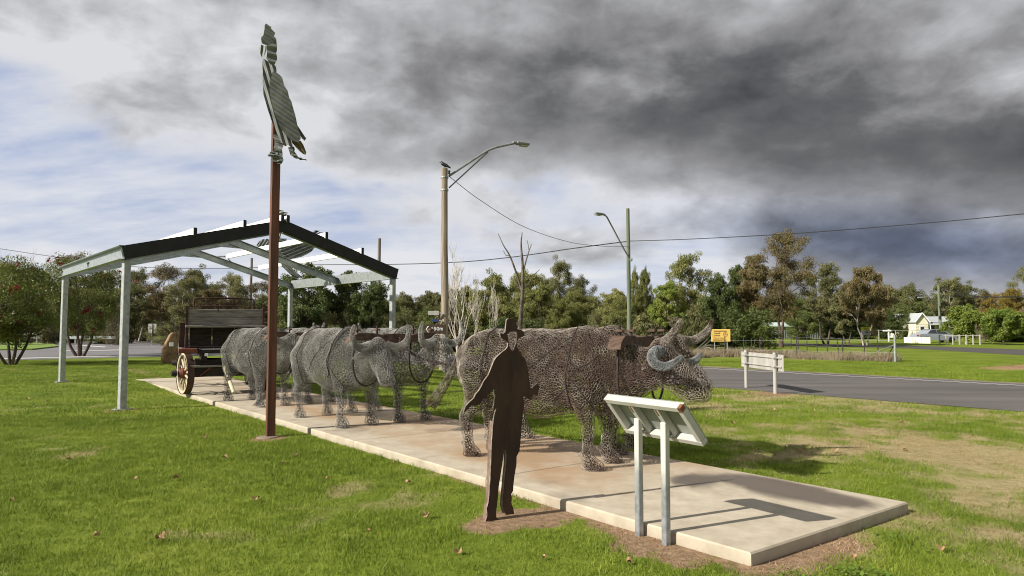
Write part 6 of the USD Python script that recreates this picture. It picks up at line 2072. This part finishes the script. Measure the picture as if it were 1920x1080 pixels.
# dead tree
db = G(975, 664)
dt = thing("dead_tree", "dark dead tree with three bare forks behind the lead ox", "tree")
dy_ = db[1]
A = lambda u, v: at(u, v, dy_)
part("trunk", tube(smoothline([A(974, 668), A(975, 620), A(979, 560), A(980, 500), A(977, 460), A(979, 436)], 4), np.linspace(0.17, 0.025, 21), 8), M["bark_dead"], dt)
for pts, r0 in (([A(978, 543), A(968, 512), A(956, 480), A(944, 460), A(934, 438)], 0.09), ([A(979, 515), A(986, 490), A(992, 470), A(997, 458)], 0.07), ([A(979, 545), A(992, 530), A(1002, 515), A(1012, 505)], 0.05), ([A(978, 545), A(968, 532), A(960, 522)], 0.06), ([A(956, 480), A(948, 478), A(944, 470)], 0.03), ([A(992, 470), A(990, 458), A(988, 450)], 0.025)):
    part("branch", tube(smoothline(pts, 4), np.linspace(r0, 0.018, 4 * (len(pts) - 1) + 1), 6), M["bark_dead"], dt)
# behind the green pole
for i, (u, vt, y, w, seed) in enumerate([(1150, 540, 58, 110, 43), (1190, 506, 64, 60, 41), (1209, 504, 66, 55, 42), (1165, 560, 55, 100, 42)]):
    plant("willow", "leaf_willow", "bark_brown", seed, u, vt, y, w, ("light green tree left of the green lamp pole", "narrow light green tree just right of the green lamp pole", "narrow light green tree next to the big pale one", "low light green tree at the foot of the green lamp pole")[i], name="willow_tree")
plant("willow", "leaf_willow", "bark_brown", 44, 1290, 466, 60, 125, "big pale green tree above the lead ox's horns", name="willow_tree")
plant("willow", "leaf_round", "bark_brown", 43, 1248, 525, 57, 100, "bushy green tree left of the big pale green one", name="willow_tree")
for i, (u, vt, y, w, seed) in enumerate([(1345, 515, 58, 110, 31), (1385, 495, 62, 110, 32), (1325, 555, 52, 100, 32), (1300, 580, 50, 90, 31)]):
    plant("dense", "leaf_dense", "bark_brown", seed, u, vt, y, w, ("dark green tree above the yellow school sign", "dark green tree left of the tall brown gum", "low dark green tree behind the yellow school sign", "low dark green tree left of the yellow school sign")[i], name="evergreen_tree")
# right: gums
plant("gum", "leaf_gum_brown", "bark_brown", 14, 1460, 424, 56, 150, "tallest gum with brownish leaves and two dark trunks right of the school sign")
plant("gum", "leaf_gum_brown", "bark_brown", 15, 1412, 480, 58, 90, "brownish gum leaning out left of the tallest gum")
plant("gum", "leaf_gum_olive", "bark_brown", 13, 1545, 494, 66, 95, "dark gum between the tallest gum and the speed sign")
plant("gum", "leaf_gum_brown", "bark_pale", 12, 1618, 497, 62, 125, "brown gum with a white limb above the speed sign")
plant("gum", "leaf_gum_olive", "bark_brown", 15, 1585, 540, 64, 90, "lower gum left of the speed sign")
for i, (u, vt, y, w, seed) in enumerate([(1690, 570, 105, 70, 31), (1660, 578, 100, 60, 32), (1722, 565, 108, 70, 32), (1500, 560, 90, 110, 31), (1560, 572, 95, 110, 32), (1620, 575, 95, 110, 31)]):
    plant("dense", "leaf_dense", "bark_brown", seed, u, vt, y, w, "distant dark tree behind the sheet fence and the cottage", name="evergreen_tree", group="distant dark trees behind the fence and cottage")
plant("gum", "leaf_gum_olive", "bark_pale", 11, 1770, 523, 112, 115, "spreading grey-green gum behind the cottage")
plant("gum", "leaf_gum_olive", "bark_pale", 12, 1815, 532, 116, 100, "gum behind the round green trees at right")
plant("gum", "leaf_gum_olive", "bark_pale", 14, 1925, 494, 96, 90, "tall gum at the right edge behind the ochre tree")
plant("dense", "leaf_ochre", "bark_brown", 33, 1890, 536, 88, 100, "ochre-yellow tree at the right above the round green trees", name="deciduous_tree")
plant("dense", "leaf_gum_brown", "bark_brown", 31, 1850, 548, 92, 70, "reddish-brown tree left of the ochre one", name="deciduous_tree")
plant("dense", "leaf_gum_brown", "bark_brown", 32, 1940, 560, 84, 80, "reddish-brown tree at the right edge", name="deciduous_tree")
plant("round", "leaf_round", "bark_pale", 51, 1808, 573, 68, 88, "round green garden tree right of the car", name="garden_tree")
plant("round", "leaf_round", "bark_pale", 52, 1880, 578, 64, 100, "round green garden tree at the right edge of the view", name="garden_tree")
plant("dense", "leaf_dense", "bark_brown", 31, 1900, 600, 74, 110, "dark hedge-like tree behind the right garden tree", name="evergreen_tree")

# scrub along the feet of the trees
rsx = np.random.default_rng(77)
for i in range(84):
    u = rsx.uniform(-30, 760) if i < 40 else rsx.uniform(700, 1430) if i < 74 else rsx.uniform(1850, 1950)
    y = rsx.uniform(60, 88) if u < 520 else rsx.uniform(46, 62)
    if u > 1800:
        y = rsx.uniform(75, 85)
    vt = HORIZON - (rsx.uniform(1.3, 3.4) - EYE) * FPX / y
    plant("shrub", ("leaf_scrub", "leaf_dense", "leaf_gum_olive")[i % 3], "bark_brown", 61 + i % 2, u, vt, y, rsx.uniform(50, 100), "scrubby bush at the foot of the roadside trees", name="scrub_bush", cat_="bush", group="scrubby bushes under the roadside trees")
# far wood that closes the view
far_pts, k = [], 0
rf = np.random.default_rng(9)
ang = rf.uniform(-0.85, 0.85, 260)
dist = rf.uniform(135, 190, 260)
fx, fy = dist * np.sin(ang), dist * np.cos(ang)
wood, crown, _ = make_tree("dense", 71, 7.5, 8.5)
fw = scatter("far_wood", [("crown", crown, M["leaf_gum_olive"])], np.stack([fx, fy, 0 * fx], 1), np.zeros(260), rf.uniform(0, 6.28, 260), np.stack([rf.uniform(0.9, 1.5, 260)] * 2 + [rf.uniform(0.7, 1.25, 260)], 1))
# dry grass along the fence
rgd = np.random.default_rng(12)
tus = tuft(rgd, 120, 0.35, 0.18, 0.5, 0.008, 0.9)
dgp = []
for a, b, n in ((cb, G(*z6(122, 632)), 130), (G(*z6(122, 632)), e0, 100), (e0, G(1300, 672), 60)):
    t = rgd.uniform(0, 1, n)[:, None]
    dgp.append(a * (1 - t) + b * t + np.stack([rgd.normal(0, 0.3, n), rgd.uniform(0.1, 3.5, n) * rgd.uniform(0.1, 1, n), 0 * t[:, 0]], 1))
dgp = np.vstack(dgp)
M["hay"] = turf_material("dry_fence_grass", [(0.25, (0.16, 0.12, 0.08)), (0.5, (0.30, 0.25, 0.17)), (0.75, (0.42, 0.36, 0.26))], 0.2)
sc_ = rgd.uniform(0.5, 1.2, len(dgp))
scatter("dry_fence_grass", [("dry_tuft", tus, M["hay"])], dgp, np.zeros(len(dgp)), rgd.uniform(0, 6.28, len(dgp)), np.stack([sc_, sc_, sc_ * rgd.uniform(0.5, 1.1, len(dgp))], 1))
# fallen pale branches near the school sign
fb = thing("fallen_branches", "bleached fallen branches lying left of the yellow school sign", "branches")
fy_ = 46.0
for pts in ([(1300, 658), (1318, 650), (1340, 630)], [(1305, 662), (1325, 648), (1347, 648)], [(1312, 655), (1330, 652), (1335, 660)], [(1296, 664), (1322, 640), (1334, 626)]):
    part("branch", tube(smoothline([at(u, v, fy_) for u, v in pts], 4), np.linspace(0.07, 0.025, 9), 6), M["bark_white"], fb)
# house behind the tall gum
hb = thing("far_house", "pale green-roofed building glimpsed behind the trunks of the tallest gum", "house")
hy = 104.0
a, b = at(1436, 612, hy), at(1476, 618, hy)
part("wall", box((4.5, 3.0, 1.9), ((a[0] + b[0]) / 2, hy + 1.5, 0.95)), M["zinc_fence"], hb)
part("roof", box((5.2, 4.0, 0.22), ((a[0] + b[0]) / 2, hy + 1.2, 2.02), rx(0.12), 0.03), plain("pale_green_roof", (0.45, 0.55, 0.52), rough=0.5), hb)
